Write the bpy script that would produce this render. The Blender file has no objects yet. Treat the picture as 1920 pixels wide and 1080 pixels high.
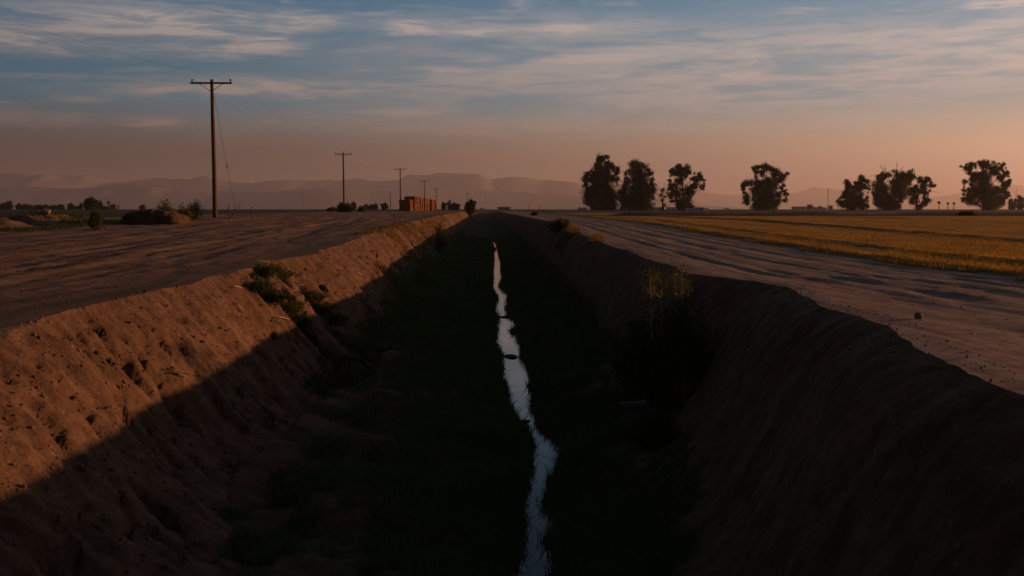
import bpy, math, random
import numpy as np
from mathutils import Vector, Euler

# ------------------------------------------------------------------ basics
sc = bpy.context.scene
COL = sc.collection
R = math.radians
rng = np.random.default_rng(11)
random.seed(11)
F = 1867.0                       # focal length in photo pixels (35 mm lens, 1920 wide)
HC = 1.15                        # eye height over the near road
SUN_AZ, SUN_EL = R(70), R(6.7)

cam_d = bpy.data.cameras.new('camera')
cam = bpy.data.objects.new('camera', cam_d)
COL.objects.link(cam)
cam.location = (0, 0, HC)
cam.rotation_euler = (R(90 - 4.53), 0, R(-1.69))
cam_d.lens = 35
cam_d.sensor_width = 36
cam_d.clip_start = .1
cam_d.clip_end = 60000
cam_d.dof.use_dof = True
cam_d.dof.focus_distance = 42
cam_d.dof.aperture_fstop = 5.6
sc.camera = cam
CM = Euler((R(90 - 4.53), 0, R(-1.69))).to_matrix()


def ray(px, py):
    return CM @ Vector(((px - 960) / F, -(py - 540) / F, -1))


def W(px, py, Y):
    d = ray(px, py)
    t = Y / d.y
    return Vector((d.x * t, Y, HC + d.z * t))


def Wz(px, py, z):
    d = ray(px, py)
    t = (z - HC) / d.z
    return Vector((d.x * t, d.y * t, z))


# ------------------------------------------------------------------ noise
_perm = np.random.default_rng(5).permutation(65536).astype(np.uint16)
_pf = _perm.astype(np.float32) / 65535.0


def vnoise(x, y, seed=0):
    fx0 = np.floor(x); fy0 = np.floor(y)
    fx = (x - fx0).astype(np.float32); fy = (y - fy0).astype(np.float32)
    ix = (fx0.astype(np.int32) + seed * 977); iy = fy0.astype(np.int32)
    fx = fx * fx * fx * (fx * (fx * 6 - 15) + 10)
    fy = fy * fy * fy * (fy * (fy * 6 - 15) + 10)
    p0 = _perm[ix & 65535] + iy; p1 = _perm[(ix + 1) & 65535] + iy
    a = _pf[p0 & 65535]; b = _pf[p1 & 65535]; c = _pf[(p0 + 1) & 65535]; d = _pf[(p1 + 1) & 65535]
    return (a + (b - a) * fx) * (1 - fy) + (c + (d - c) * fx) * fy - .5


def fbm(x, y, octv=4, seed=0, gain=.5):
    s = 0; a = 1.0
    for k in range(octv):
        # rotate each octave so that the lattice does not show
        c, q = math.cos(.6 * k), math.sin(.6 * k)
        s = s + a * vnoise((x * c - y * q) * 2 ** k + 17.3 * k, (x * q + y * c) * 2 ** k, seed + k)
        a *= gain
    return s


def sstep(a, b, x):
    t = np.clip((x - a) / (b - a), 0, 1)
    return t * t * (3 - 2 * t)


# ------------------------------------------------------------------ terrain description
WATER_Z = -2.15
# pixel rows of the water edge in the photo, turned into positions on the water plane
_wt = [(462, 927, 930), (487, 928, 936), (503, 926, 938), (520, 926, 940), (538, 925, 934), (550, 930, 949), (563, 936, 949),
       (577, 929, 946), (592, 936, 948), (600, 936, 961), (610, 933, 966), (620, 935, 952), (630, 933, 968),
       (645, 936, 970), (660, 943, 976), (672, 945, 974), (690, 944, 984), (705, 948, 987), (740, 956, 996),
       (770, 961, 995), (795, 984, 1002), (815, 1001, 1021), (838, 1006, 1056), (870, 1000, 1042),
       (905, 993, 1029), (940, 985, 1009), (955, 981, 1022), (990, 989, 1038), (1015, 988, 1022),
       (1050, 975, 1031), (1085, 962, 1028)]
_wl, _wr, _wy = [], [], []
for (py, a, b) in _wt:
    p = Wz(a, py, WATER_Z); q = Wz(b, py, WATER_Z)
    _wl.append(p.x); _wr.append(q.x); _wy.append((p.y + q.y) / 2)
_o = np.argsort(_wy)
_wy = np.array(_wy)[_o]; _wl = np.array(_wl)[_o]; _wr = np.array(_wr)[_o]


def wleft(Y): return np.interp(Y, _wy, _wl) - .015 + .10 * fbm(Y * 3.2, Y * 0, 4, 15, .6)
def wright(Y): return np.interp(Y, _wy, _wr) + .015 + .10 * fbm(Y * 3.2, Y * 0 + 5, 4, 17, .6)


def crest_l(Y):
    b = -np.interp(Y, [-30, 5, 8.7, 13.2, 16.8, 21.9, 31, 57, 100, 200, 260, 20000], [4.2, 4.2, 4.2, 4.6, 4.3, 4.1, 4.15, 4.4, 4.1, 4.1, 4.1, 4.1])
    return b + .16 * fbm(Y * .55, Y * 0 + 3, 4, 21) * 2 - .45 * np.exp(-((Y - 20.7) / .55) ** 2)


def crest_r(Y):
    b = np.interp(Y, [-30, 4.4, 5.4, 7.5, 11, 14.0, 15.6, 17.5, 24.4, 38.9, 60.9, 150, 20000], [2.9, 2.9, 2.94, 3.23, 3.82, 4.45, 4.3, 3.75, 3.85, 4.06, 4.4, 4.4, 4.4])
    return b + .08 * fbm(Y * .45, Y * 0 + 9, 2, 33) * 2 + .04 * fbm(Y * 3, Y * 0, 3, 35)


def field_x(Y):
    return np.interp(Y, [-30, 10, 16, 40, 100, 200, 20000], [8.9, 8.9, 8.9, 9.3, 10.2, 11, 11]) + .25 * fbm(Y * .5, Y * 0 + 1, 3, 41)


def lvl_l(Y):
    return np.interp(Y, [-30, 15, 31, 57, 100, 200, 400, 20000], [0, 0, .08, .3, .5, .6, .7, .7])


def lvl_r(Y):
    return np.interp(Y, [-30, 8, 11, 15, 20, 24, 39, 61, 150, 400, 20000], [.15, .15, .08, .02, 0, 0, .12, .34, .43, .7, .7])


def ditch_fade(Y): return 1 - sstep(225, 262, Y)


def terrain(x, Y):
    """height of the ground sheet"""
    x = np.asarray(x, float); Y = np.asarray(Y, float)
    x, Y = np.broadcast_arrays(x, Y)
    cl, cr, fx = crest_l(Y), crest_r(Y), field_x(Y)
    near = 1 - sstep(60, 180, Y)
    nearf = 1 - sstep(150, 320, Y)
    # left yard
    L = lvl_l(Y) + .12 * sstep(4, 16, cl - x) * sstep(25, 70, Y)
    d = cl - x
    rut = fbm(x * 1.1 + Y * .05, Y * .04, 4, 50, .55) * .13 + fbm(x * 2.6 + Y * .10 + .5 * fbm(x * .2, Y * .1, 2, 9), Y * .06, 4, 54, .65) * .12
    und = fbm(x * .22, Y * .10, 3, 60) * .11
    ridge = -np.abs(fbm(x * 1.5 + Y * .12, Y * .04, 3, 52, .55)) * .10 - np.abs(fbm(x * 4.2 + Y * .2, Y * .055, 3, 58, .6)) * .07
    trk = 0
    for k, (tx, ts) in enumerate(((2.3, .02), (3.9, .02), (5.6, .05), (7.2, .05), (9.0, .11), (10.6, .11), (14.5, .17), (16.1, .17))):
        o_ = d - tx - ts * Y + .7 * fbm(Y * .06, Y * 0, 2, 45 + k // 2)
        trk = trk - .05 * np.exp(-(o_ / .17) ** 2) * (.7 + .6 * np.sin(Y * 21) * (Y < 40)) + .03 * (np.exp(-((o_ - .3) / .1) ** 2) + np.exp(-((o_ + .3) / .1) ** 2))
    rut = rut * .32 + ridge * .6 + trk * .7 + fbm(x * 5.5 + Y * .2, Y * .07, 4, 57, .7) * .05
    L = L + (rut * sstep(.8, 5, d) + und * sstep(.5, 6, d)) * np.where(Y < 60, 1, nearf)
    L = L + fbm(x * 3, Y * 2.2, 4, 63, .6) * .028 * near * sstep(.0, 2, d)
    ber = np.exp(-((x + 24.5 + fbm(Y * .2, x * 0, 2, 8) * 2) / 2.1) ** 2) * (1 - sstep(56, 66, Y)) * sstep(26, 36, Y)
    L = L + ber * (.16 + .9 * fbm(x * .6, Y * .6, 5, 65, .7))
    # lip of the left crest
    L = L + .05 * np.exp(-(d / .7) ** 2) * near
    # right side
    Rr = lvl_r(Y)
    e = x - cr
    rr = fbm(x * 2.4 - Y * .01, Y * .03, 3, 70, .6) * .018 + fbm(x * 7 - Y * .03, Y * .06, 4, 72, .65) * .014 + fbm(x * .45, Y * .05, 2, 75) * .012
    tr = 0
    rr = rr - np.abs(fbm(x * 2.3 - Y * .02, Y * .045, 3, 77, .6)) * .018
    for k, tx in enumerate((1.1, 1.75, 2.55, 3.45, 4.2)):
        tr = tr - .013 * np.exp(-((e - tx + .15 * fbm(Y * .15, Y * 0, 2, 78 + k)) / .16) ** 2)
        tr = tr + .010 * np.exp(-((e - tx - .38) / .13) ** 2)
    Rr = Rr + (rr * sstep(.3, 1.6, e) + tr) * nearf
    Rr = Rr + fbm(x * 3.5, Y * 2.6, 4, 83, .6) * .010 * near
    Rr = Rr + .012 * np.exp(-((e - .3) / .3) ** 2) * near
    # field: slightly raised with border dykes running away and one across
    g = x - fx
    Rr = Rr + (.08 * sstep(-.1, .25, g) + .03 * fbm(x * .8, Y * .5, 3, 90) * sstep(0, 1, g)) * nearf
    Rr = Rr + (.065 * np.exp(-((x - 10.6 - .012 * Y) / .22) ** 2) + .11 * np.exp(-((x - 17.2) / .3) ** 2) + .11 * np.exp(-((x - 31) / .35) ** 2)) * sstep(6, 9, Y) * nearf * (1 - sstep(96, 101, Y)) * sstep(.3, 1, g)
    Rr = Rr + (.34 + .2 * fbm(x * .12, Y * 0, 3, 91)) * np.exp(-((Y - 106 - .02 * x) / 2.6) ** 2) * sstep(2.5, 6, g)
    Rr = Rr - .25 * np.exp(-((Y - 101.5 - .02 * x) / 1.5) ** 2) * sstep(2.5, 6, g)
    # mid part: the ditch
    lv, rv = lvl_l(Y), lvl_r(Y)
    wl, wr = wleft(Y), wright(Y)
    toe_l = cl + 1.95 + .3 * fbm(Y * .3, x * 0, 3, 100)
    toe_r = cr - np.interp(Y, [5, 8, 9.2, 12.2, 14.8, 18, 22, 100], [1.9, 1.95, 2.0, 2.05, 2.0, 1.55, 1.6, 1.7]) + .3 * fbm(Y * .35, x * 0, 3, 104)
    zt_l = -1.62 + .25 * fbm(Y * .2, x * 0, 2, 107)
    zt_r = -1.88 + .2 * fbm(Y * .2, x * 0, 2, 109)
    # left bank
    u = np.clip((x - cl) / (toe_l - cl), 0, 1)
    zl = lv + (zt_l - lv) * (u + .05 * np.sin(2 * math.pi * u) * -1)
    v = np.clip((x - toe_l) / (wl - toe_l), 0, 1)
    zb = zt_l + (WATER_Z - zt_l) * v ** .8
    zleft = np.where(x < toe_l, zl, zb)
    u2 = np.clip((cr - x) / (cr - toe_r), 0, 1)
    zr = rv + (zt_r - rv) * (u2 - .11 * np.sin(2 * math.pi * u2))
    v2 = np.clip((toe_r - x) / (toe_r - wr), 0, 1)
    zb2 = zt_r + (WATER_Z - zt_r) * v2 ** .8
    zright = np.where(x > toe_r, zr, zb2)
    mid = (wl + wr) / 2
    D = np.where(x < mid, zleft, zright)
    inside = (x > wl) & (x < wr)
    hw = np.maximum((wr - wl) / 2, .02)
    D = np.where(inside, WATER_Z - .12 * (1 - np.minimum(np.abs(x - mid) / hw, 1) ** 2), D)
    # roughness of the banks: streaks that run down the slope, clods, erosion pits
    bankw = np.where(x < mid, np.sin(np.clip(u, 0, 1) * math.pi) ** .5 * (x < toe_l), np.sin(np.clip(u2, 0, 1) * math.pi) ** .5 * (x > toe_r))
    bl = np.where(x < mid, 1, .5)
    s = Y + np.where(x < mid, .35, -.3) * x                         # streaks lean a little
    streak = fbm(s * 4.2, x * .9, 5, 120, .72) * .078 + fbm(s * 1.0, x * .35, 3, 126) * .10
    clod = fbm(x * 4.0, s * 6.5, 4, 130, .68) * .065
    pit = -np.clip(fbm(x * 2.6, s * 4.2, 4, 137, .65) - .2, 0, 1) * .34
    D = D + (streak + clod + pit) * bankw * bl * (.35 + .65 * near)
    flo = ((x >= toe_l) & (x < wl)) | ((x <= toe_r) & (x > wr))
    dist_w = np.where(x < mid, wl - x, x - wr)
    D = D + np.where(flo, (fbm(x * 1.3, Y * 1.1, 4, 140) * .22 + .05) * sstep(0, .5, dist_w), 0)
    # the gully on the left bank
    for (gy, gw, gs, gd, sl) in ((20.7, .85, .16, .72, .35), (18.4, .34, .2, .22, .25)):
        c = gy - (x - cl) * sl + .3 * fbm(x * 1.4, Y * 0, 3, 150)
        q = Y - c
        D = D - gd * np.where(q < 0, np.exp(-(q / gw) ** 2), np.exp(-(q / gs) ** 2)) * sstep(-.25, .25, x - cl) * (1 - sstep(1.7, 2.4, x - cl)) * (x < mid)
    f = ditch_fade(Y)
    # deeper than a metre or so the ditch peters out far away
    flat = lv + (rv - lv) * np.clip((x - cl) / (cr - cl), 0, 1)
    D = flat + (D - flat) * f
    Z = np.where(x < cl, L, np.where(x > cr, Rr, D))
    # join the two levels smoothly far behind everything
    return Z


def gz(x, Y):
    return float(terrain(np.array([x]), np.array([Y]))[0])


def on(px, Y, dz=0):
    """point of the ground at distance Y under the photo column px"""
    p = W(px, 400, Y)
    return Vector((p.x, Y, gz(p.x, Y) + dz))


# ------------------------------------------------------------------ mesh helpers
def fast_mesh(name, verts, faces, smooth=True):
    verts = np.asarray(verts, np.float32); faces = np.asarray(faces, np.int32)
    me = bpy.data.meshes.new(name)
    n, k = faces.shape
    me.vertices.add(len(verts)); me.vertices.foreach_set('co', verts.ravel())
    me.loops.add(n * k); me.loops.foreach_set('vertex_index', faces.ravel())
    me.polygons.add(n)
    me.polygons.foreach_set('loop_start', np.arange(0, n * k, k, dtype=np.int32))
    me.polygons.foreach_set('use_smooth', np.full(n, smooth))
    me.update(calc_edges=True)
    return me


def link(name, me, mat, parent=None, loc=None):
    o = bpy.data.objects.new(name, me)
    COL.objects.link(o)
    if mat is not None:
        if len(me.materials) == 0: me.materials.append(mat)
    if parent is not None: o.parent = parent
    if loc is not None: o.location = loc
    return o


def tag(o, label=None, cat=None, group=None, kind=None):
    if label: o['label'] = label
    if cat: o['category'] = cat
    if group: o['group'] = group
    if kind: o['kind'] = kind
    return o


def empty(name, loc, label=None, cat=None, group=None, rz=0):
    o = bpy.data.objects.new(name, None)
    o.empty_display_size = .3
    COL.objects.link(o); o.location = loc; o.rotation_euler = (0, 0, rz)
    return tag(o, label, cat, group)


class MB:
    def __init__(s):
        s.v = []; s.f = []; s.n = 0

    def add(s, vs, fs):
        s.v += [tuple(v) for v in vs]
        s.f += [tuple(i + s.n for i in f) for f in fs]
        s.n += len(vs)

    def box(s, c, d, rz=0, taper=1.0):
        cx, cy, cz = c; x, y, z = d[0] / 2, d[1] / 2, d[2] / 2
        co, si = math.cos(rz), math.sin(rz)
        vs = []
        for zz, k in ((-z, 1), (z, taper)):
            for (a, b) in ((-x, -y), (x, -y), (x, y), (-x, y)):
                a *= k; b *= k
                vs.append((cx + a * co - b * si, cy + a * si + b * co, cz + zz))
        s.add(vs, [(3, 2, 1, 0), (4, 5, 6, 7), (0, 1, 5, 4), (1, 2, 6, 5), (2, 3, 7, 6), (3, 0, 4, 7)])

    def tube(s, pts, rad, n=8, cap=True):
        pts = [Vector(p) for p in pts]
        m = len(pts)
        if not hasattr(rad, '__len__'): rad = [rad] * m
        vs = []; fs = []
        up = None
        for i, p in enumerate(pts):
            t = (pts[min(i + 1, m - 1)] - pts[max(i - 1, 0)]).normalized()
            a = t.orthogonal() if up is None else (up - t * up.dot(t))
            if a.length < 1e-6: a = t.orthogonal()
            a.normalize(); up = a
            b = t.cross(a)
            for k in range(n):
                w = 2 * math.pi * k / n
                vs.append(p + (a * math.cos(w) + b * math.sin(w)) * rad[i])
        for i in range(m - 1):
            for k in range(n):
                k2 = (k + 1) % n
                fs.append((i * n + k, i * n + k2, (i + 1) * n + k2, (i + 1) * n + k))
        if cap:
            fs.append(tuple(range(n - 1, -1, -1)))
            fs.append(tuple((m - 1) * n + k for k in range(n)))
        s.add(vs, fs)

    def build(s, name, mat, parent=None, smooth=False, loc=None):
        me = bpy.data.meshes.new(name)
        me.from_pydata(s.v, [], s.f); me.update()
        if smooth:
            me.polygons.foreach_set('use_smooth', np.full(len(me.polygons), True))
        return link(name, me, mat, parent, loc)


def leaf_cloud(centres, radii, counts, size, squash=1.0, droop=0.0, r=rng, sub=7, subk=.42, flat=.5):
    """leaf quads in clumps around lobes; returns verts, faces"""
    P = []
    for c, rad, n in zip(centres, radii, counts):
        k = max(3, int(sub))
        d = r.normal(size=(k, 3)); d /= np.linalg.norm(d, axis=1)[:, None] + 1e-9
        sc_ = d * rad * r.uniform(.1, .85, (k, 1))
        sc_[:, 2] *= squash
        srad = rad * subk * r.uniform(.6, 1.15, k)
        idx = r.integers(0, k, n)
        q = r.normal(size=(n, 3)); q /= np.linalg.norm(q, axis=1)[:, None] + 1e-9
        q *= (r.uniform(0, 1, (n, 1)) ** .5) * srad[idx][:, None]
        q[:, 2] *= .8
        p = np.asarray(c)[None] + sc_[idx] + q
        fill = r.uniform(0, 1, n) < .45
        g = r.normal(size=(n, 3)); g /= np.linalg.norm(g, axis=1)[:, None] + 1e-9
        g *= rad * np.abs(r.normal(.35, .33, (n, 1)))
        p[fill] = (np.asarray(c)[None] + g)[fill]
        p[:, 2] -= droop * r.uniform(0, 1, n) ** 3 * rad
        P.append(p)
    P = np.concatenate(P)
    return leaves_at(P, size, r, flat)


def leaves_at(P, size, r=rng, flat=.5, asp=.5):
    n = len(P)
    u = r.normal(size=(n, 3)); u[:, 2] -= .6; u /= np.linalg.norm(u, axis=1)[:, None]
    w = r.normal(size=(n, 3)); v = np.cross(u, w); v /= np.linalg.norm(v, axis=1)[:, None] + 1e-9
    s = size * r.uniform(.6, 1.4, (n, 1))
    u = u * s * .5; v = v * s * .5 * asp
    V = np.stack([P - u, P + v * 1.0 - u * .1, P + u, P - v * 1.0 - u * .1], axis=1).reshape(-1, 3)
    Fc = np.arange(n * 4, dtype=np.int32).reshape(n, 4)
    return V, Fc


def blades(P, h, w, lean=.35, r=rng, bend=None):
    n = len(P)
    h = np.asarray(h) * r.uniform(.55, 1.3, n)
    a = r.uniform(0, 2 * math.pi, n)
    l = r.uniform(0, lean, n) * h
    b = r.uniform(0, 2 * math.pi, n)
    side = np.stack([np.cos(a), np.sin(a), np.zeros(n)], 1) * (w * .5)
    ld = np.stack([np.cos(b), np.sin(b), np.zeros(n)], 1)
    up = np.array([[0, 0, 1.0]])
    m = P + up * (h * .55)[:, None] + ld * (l * .3)[:, None]
    t = P + up * h[:, None] + ld * l[:, None]
    V = np.stack([P - side, P + side, m + side * .7, t, m - side * .7], axis=1).reshape(-1, 3)
    i = np.arange(n, dtype=np.int32)[:, None] * 5
    q = np.concatenate([i, i + 1, i + 2, i + 4], 1)
    t3 = np.concatenate([i + 4, i + 2, i + 3, i + 3], 1)
    # quads, with the tip written as a second narrow quad
    V2 = V
    Fq = np.concatenate([q], 0)
    tri = np.concatenate([i + 4, i + 2, i + 3], 1)
    return V2, Fq, tri


def blade_object(name, P, h, w, mat, lean=.35, parent=None, r=rng):
    V, Q, T = blades(P, h, w, lean, r)
    me = bpy.data.meshes.new(name)
    nq, nt = len(Q), len(T)
    me.vertices.add(len(V)); me.vertices.foreach_set('co', V.astype(np.float32).ravel())
    me.loops.add(nq * 4 + nt * 3)
    me.loops.foreach_set('vertex_index', np.concatenate([Q.ravel(), T.ravel()]).astype(np.int32))
    me.polygons.add(nq + nt)
    me.polygons.foreach_set('loop_start', np.concatenate([np.arange(nq) * 4, nq * 4 + np.arange(nt) * 3]).astype(np.int32))
    me.update(calc_edges=True)
    return link(name, me, mat, parent)


# ------------------------------------------------------------------ materials
def new_mat(name):
    m = bpy.data.materials.new(name); m.use_nodes = True
    nt = m.node_tree
    for n in list(nt.nodes): nt.nodes.remove(n)
    out = nt.nodes.new('ShaderNodeOutputMaterial')
    b = nt.nodes.new('ShaderNodeBsdfPrincipled')
    nt.links.new(b.outputs[0], out.inputs[0])
    b.inputs['Specular IOR Level'].default_value = .12
    return m, nt, b, out


def noise_node(nt, vec, scale, detail=6, rough=.6, dist=0):
    n = nt.nodes.new('ShaderNodeTexNoise')
    n.inputs['Scale'].default_value = scale; n.inputs['Detail'].default_value = detail
    n.inputs['Roughness'].default_value = rough; n.inputs['Distortion'].default_value = dist
    if vec is not None: nt.links.new(vec, n.inputs['Vector'])
    return n


def ramp(nt, fac, stops):
    r = nt.nodes.new('ShaderNodeValToRGB')
    el = r.color_ramp.elements
    while len(el) < len(stops): el.new(.5)
    for e, (p, c) in zip(el, stops):
        e.position = p; e.color = (*c, 1) if len(c) == 3 else c
    nt.links.new(fac, r.inputs[0])
    return r


def mapping(nt, vec, scale=(1, 1, 1), rot=(0, 0, 0), loc=(0, 0, 0)):
    m = nt.nodes.new('ShaderNodeMapping')
    m.inputs['Scale'].default_value = scale; m.inputs['Rotation'].default_value = rot; m.inputs['Location'].default_value = loc
    nt.links.new(vec, m.inputs['Vector'])
    return m.outputs[0]


def mixc(nt, f, a, b, mode='MIX'):
    m = nt.nodes.new('ShaderNodeMix'); m.data_type = 'RGBA'; m.blend_type = mode
    for s, v in ((m.inputs[0], f), (m.inputs[6], a), (m.inputs[7], b)):
        if isinstance(v, (int, float)): s.default_value = v
        elif isinstance(v, tuple): s.default_value = (*v, 1)
        else: nt.links.new(v, s)
    return m.outputs[2]


def mth(nt, op, a, b=None, c=None, clamp=False):
    m = nt.nodes.new('ShaderNodeMath'); m.operation = op; m.use_clamp = clamp
    for i, v in enumerate((a, b, c)):
        if v is None: continue
        if isinstance(v, (int, float)): m.inputs[i].default_value = v
        else: nt.links.new(v, m.inputs[i])
    return m.outputs[0]


def mrange(nt, v, a, b, c=0, d=1, interp='SMOOTHSTEP'):
    m = nt.nodes.new('ShaderNodeMapRange'); m.interpolation_type = interp
    nt.links.new(v, m.inputs[0])
    for i, k in enumerate((a, b, c, d)): m.inputs[i + 1].default_value = k
    return m.outputs[0]


def soil_mat(name, c1, c2, c3, streak=(1, 1, 1), bump=.03, rough=.95, streak_scale=1.2, extra=None):
    m, nt, b, out = new_mat(name)
    g = nt.nodes.new('ShaderNodeNewGeometry'); pos = g.outputs['Position']
    n1 = noise_node(nt, mapping(nt, pos, streak), streak_scale, 7, .62, .3)
    n2 = noise_node(nt, pos, 5.5, 8, .7)
    n3 = noise_node(nt, pos, .22, 4, .55)
    f = mth(nt, 'ADD', mth(nt, 'MULTIPLY', n1.outputs[0], .6), mth(nt, 'MULTIPLY', n2.outputs[0], .4))
    r = ramp(nt, f, [(.40, c1), (.5, c2), (.60, c3)])
    col = mixc(nt, mrange(nt, n3.outputs[0], .35, .7, 0, .5), r.outputs[0], c1)
    if extra: col = extra(nt, pos, col)
    nt.links.new(col, b.inputs['Base Color'])
    b.inputs['Roughness'].default_value = rough
    bp = nt.nodes.new('ShaderNodeBump'); bp.inputs['Distance'].default_value = bump; bp.inputs['Strength'].default_value = 1
    nf = noise_node(nt, pos, 16, 7, .7)
    nm = noise_node(nt, mapping(nt, pos, streak), 3.2, 6, .65)
    hh = mth(nt, 'ADD', mth(nt, 'MULTIPLY', nf.outputs[0], .5), nm.outputs[0])
    nt.links.new(hh, bp.inputs['Height']); nt.links.new(bp.outputs[0], b.inputs['Normal'])
    return m


def leaf_mat(name, ca, cb, trans=.25, scale=1.2):
    m, nt, b, out = new_mat(name)
    g = nt.nodes.new('ShaderNodeNewGeometry')
    n = noise_node(nt, g.outputs['Position'], scale, 3, .6)
    oi = nt.nodes.new('ShaderNodeObjectInfo')
    f = mth(nt, 'ADD', n.outputs[0], mth(nt, 'MULTIPLY', mth(nt, 'SUBTRACT', oi.outputs['Random'], .5), .2))
    r = ramp(nt, f, [(.35, ca), (.65, cb)])
    nt.links.new(r.outputs[0], b.inputs['Base Color']); b.inputs['Roughness'].default_value = .6
    t = nt.nodes.new('ShaderNodeBsdfTranslucent')
    nt.links.new(mixc(nt, 1, r.outputs[0], (1.6, 1.3, .5), 'MULTIPLY'), t.inputs[0])
    mx = nt.nodes.new('ShaderNodeMixShader'); mx.inputs[0].default_value = trans
    nt.links.new(b.outputs[0], mx.inputs[1]); nt.links.new(t.outputs[0], mx.inputs[2]); nt.links.new(mx.outputs[0], out.inputs[0])
    return m


def plain_mat(name, c, rough=.8, var=.3, scale=6, metal=0, spec=.2, stretch=(1, 1, 1)):
    m, nt, b, out = new_mat(name)
    tc = nt.nodes.new('ShaderNodeTexCoord')
    n = noise_node(nt, mapping(nt, tc.outputs['Object'], stretch), scale, 6, .65)
    lo = tuple(k * (1 - var) for k in c); hi = tuple(min(1, k * (1 + var)) for k in c)
    r = ramp(nt, n.outputs[0], [(.3, lo), (.7, hi)])
    nt.links.new(r.outputs[0], b.inputs['Base Color'])
    b.inputs['Roughness'].default_value = rough; b.inputs['Metallic'].default_value = metal
    b.inputs['Specular IOR Level'].default_value = spec
    bp = nt.nodes.new('ShaderNodeBump'); bp.inputs['Distance'].default_value = .01
    nt.links.new(n.outputs[0], bp.inputs['Height']); nt.links.new(bp.outputs[0], b.inputs['Normal'])
    return m


def yard_extra(nt, pos, col):
    # pale trodden, salt-crusted lanes running along the ditch
    n = noise_node(nt, mapping(nt, pos, (1.4, .12, 1), (0, 0, R(6))), 1.0, 7, .65, .4)
    col = mixc(nt, mrange(nt, n.outputs[0], .5, .66, 0, .6), col, (.31, .22, .165))
    w = noise_node(nt, pos, 30, 2, .5)
    return mixc(nt, mrange(nt, w.outputs[0], .74, .78, 0, .8), col, (.42, .38, .33))


def far_extra(nt, pos, col):
    s = nt.nodes.new('ShaderNodeSeparateXYZ'); nt.links.new(pos, s.inputs[0])
    n = noise_node(nt, mapping(nt, pos, (.004, .012, 1)), 1.0, 3, .5)
    g = ramp(nt, n.outputs[0], [(.40, (.03, .042, .016)), (.5, (.055, .05, .025)), (.6, (.026, .034, .016))])
    return mixc(nt, .85, col, g.outputs[0])


def yard_far(nt, pos, col):
    col = yard_extra(nt, pos, col)
    s = nt.nodes.new('ShaderNodeSeparateXYZ'); nt.links.new(pos, s.inputs[0])
    f = mrange(nt, s.outputs[0], -27.5, -30, 0, 1)
    n = noise_node(nt, mapping(nt, pos, (.05, .3, 1)), 1.0, 4, .6)
    g = ramp(nt, n.outputs[0], [(.4, (.03, .045, .014)), (.65, (.075, .07, .026))])
    return mixc(nt, f, col, g.outputs[0])


def ditch_extra(nt, pos, col):
    s = nt.nodes.new('ShaderNodeSeparateXYZ'); nt.links.new(pos, s.inputs[0])
    n = noise_node(nt, pos, 1.1, 6, .7)
    z = mth(nt, 'ADD', s.outputs[2], mth(nt, 'MULTIPLY', mth(nt, 'SUBTRACT', n.outputs[0], .5), 1.1))
    z = mth(nt, 'SUBTRACT', z, mrange(nt, s.outputs[1], 14, 30, 0, .55))
    f = mrange(nt, z, -1.66, -1.95, 0, .9)
    n2 = noise_node(nt, pos, 7, 6, .7)
    g = ramp(nt, n2.outputs[0], [(.35, (.04, .055, .02)), (.65, (.10, .095, .045))])
    return mixc(nt, f, col, g.outputs[0])


def bank_extra(nt, pos, col):
    # hole shade painted as colour, and darker clods, stretched a little down the slope
    n = noise_node(nt, mapping(nt, pos, (.7, 1.5, .7)), 6.5, 5, .7)
    col = mixc(nt, mrange(nt, n.outputs[0], .56, .68, 0, .5), col, (.06, .028, .017))
    n = noise_node(nt, mapping(nt, pos, (.8, 1.4, .8)), 21, 3, .6)
    col = mixc(nt, mrange(nt, n.outputs[0], .58, .68, 0, .4), col, (.07, .033, .02))
    n = noise_node(nt, pos, 17, 2, .5)
    col = mixc(nt, mrange(nt, n.outputs[0], .68, .73, 0, .5), col, (.33, .22, .14))
    return ditch_extra(nt, pos, col)


def field_extra(nt, pos, col):
    s = nt.nodes.new('ShaderNodeSeparateXYZ'); nt.links.new(pos, s.inputs[0])
    # bare dark soil and weeds on the cross bank, dark stubble ground beyond the second strip
    yy = mth(nt, 'SUBTRACT', s.outputs[1], mth(nt, 'MULTIPLY', s.outputs[0], .02))
    n = noise_node(nt, mapping(nt, pos, (.08, .2, 1)), 1.0, 4, .6)
    yn = mth(nt, 'ADD', yy, mth(nt, 'MULTIPLY', mth(nt, 'SUBTRACT', n.outputs[0], .5), 8))
    band = mth(nt, 'MULTIPLY', mrange(nt, yn, 98, 100.5, 0, 1), mrange(nt, yn, 110, 113, 1, 0))
    col = mixc(nt, mth(nt, 'MULTIPLY', band, .9), col, (.035, .03, .016))
    far = mrange(nt, yn, 168, 176, 0, 1)
    col = mixc(nt, far, col, (.03, .028, .018))
    return col


M = {}
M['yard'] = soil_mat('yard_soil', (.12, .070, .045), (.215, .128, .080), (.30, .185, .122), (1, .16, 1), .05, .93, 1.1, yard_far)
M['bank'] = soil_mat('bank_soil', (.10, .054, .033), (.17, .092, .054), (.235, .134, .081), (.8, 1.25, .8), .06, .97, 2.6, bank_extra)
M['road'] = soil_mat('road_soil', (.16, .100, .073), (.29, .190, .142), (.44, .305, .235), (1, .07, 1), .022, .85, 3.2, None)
M['field'] = soil_mat('stubble_ground', (.22, .125, .026), (.33, .195, .042), (.40, .25, .058), (1, .3, 1), .05, .9, 2.0, field_extra)
M['far'] = soil_mat('farmland_soil', (.05, .042, .028), (.07, .055, .035), (.09, .07, .045), (.2, .2, 1), .02, .95, .05, far_extra)
M['mound'] = soil_mat('mound_soil', (.06, .034, .022), (.10, .056, .035), (.16, .09, .054), (1, 1, 1), .10, .97, 1.6)
M['stone'] = plain_mat('stone', (.22, .17, .14), .9, .35, 5)
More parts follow.
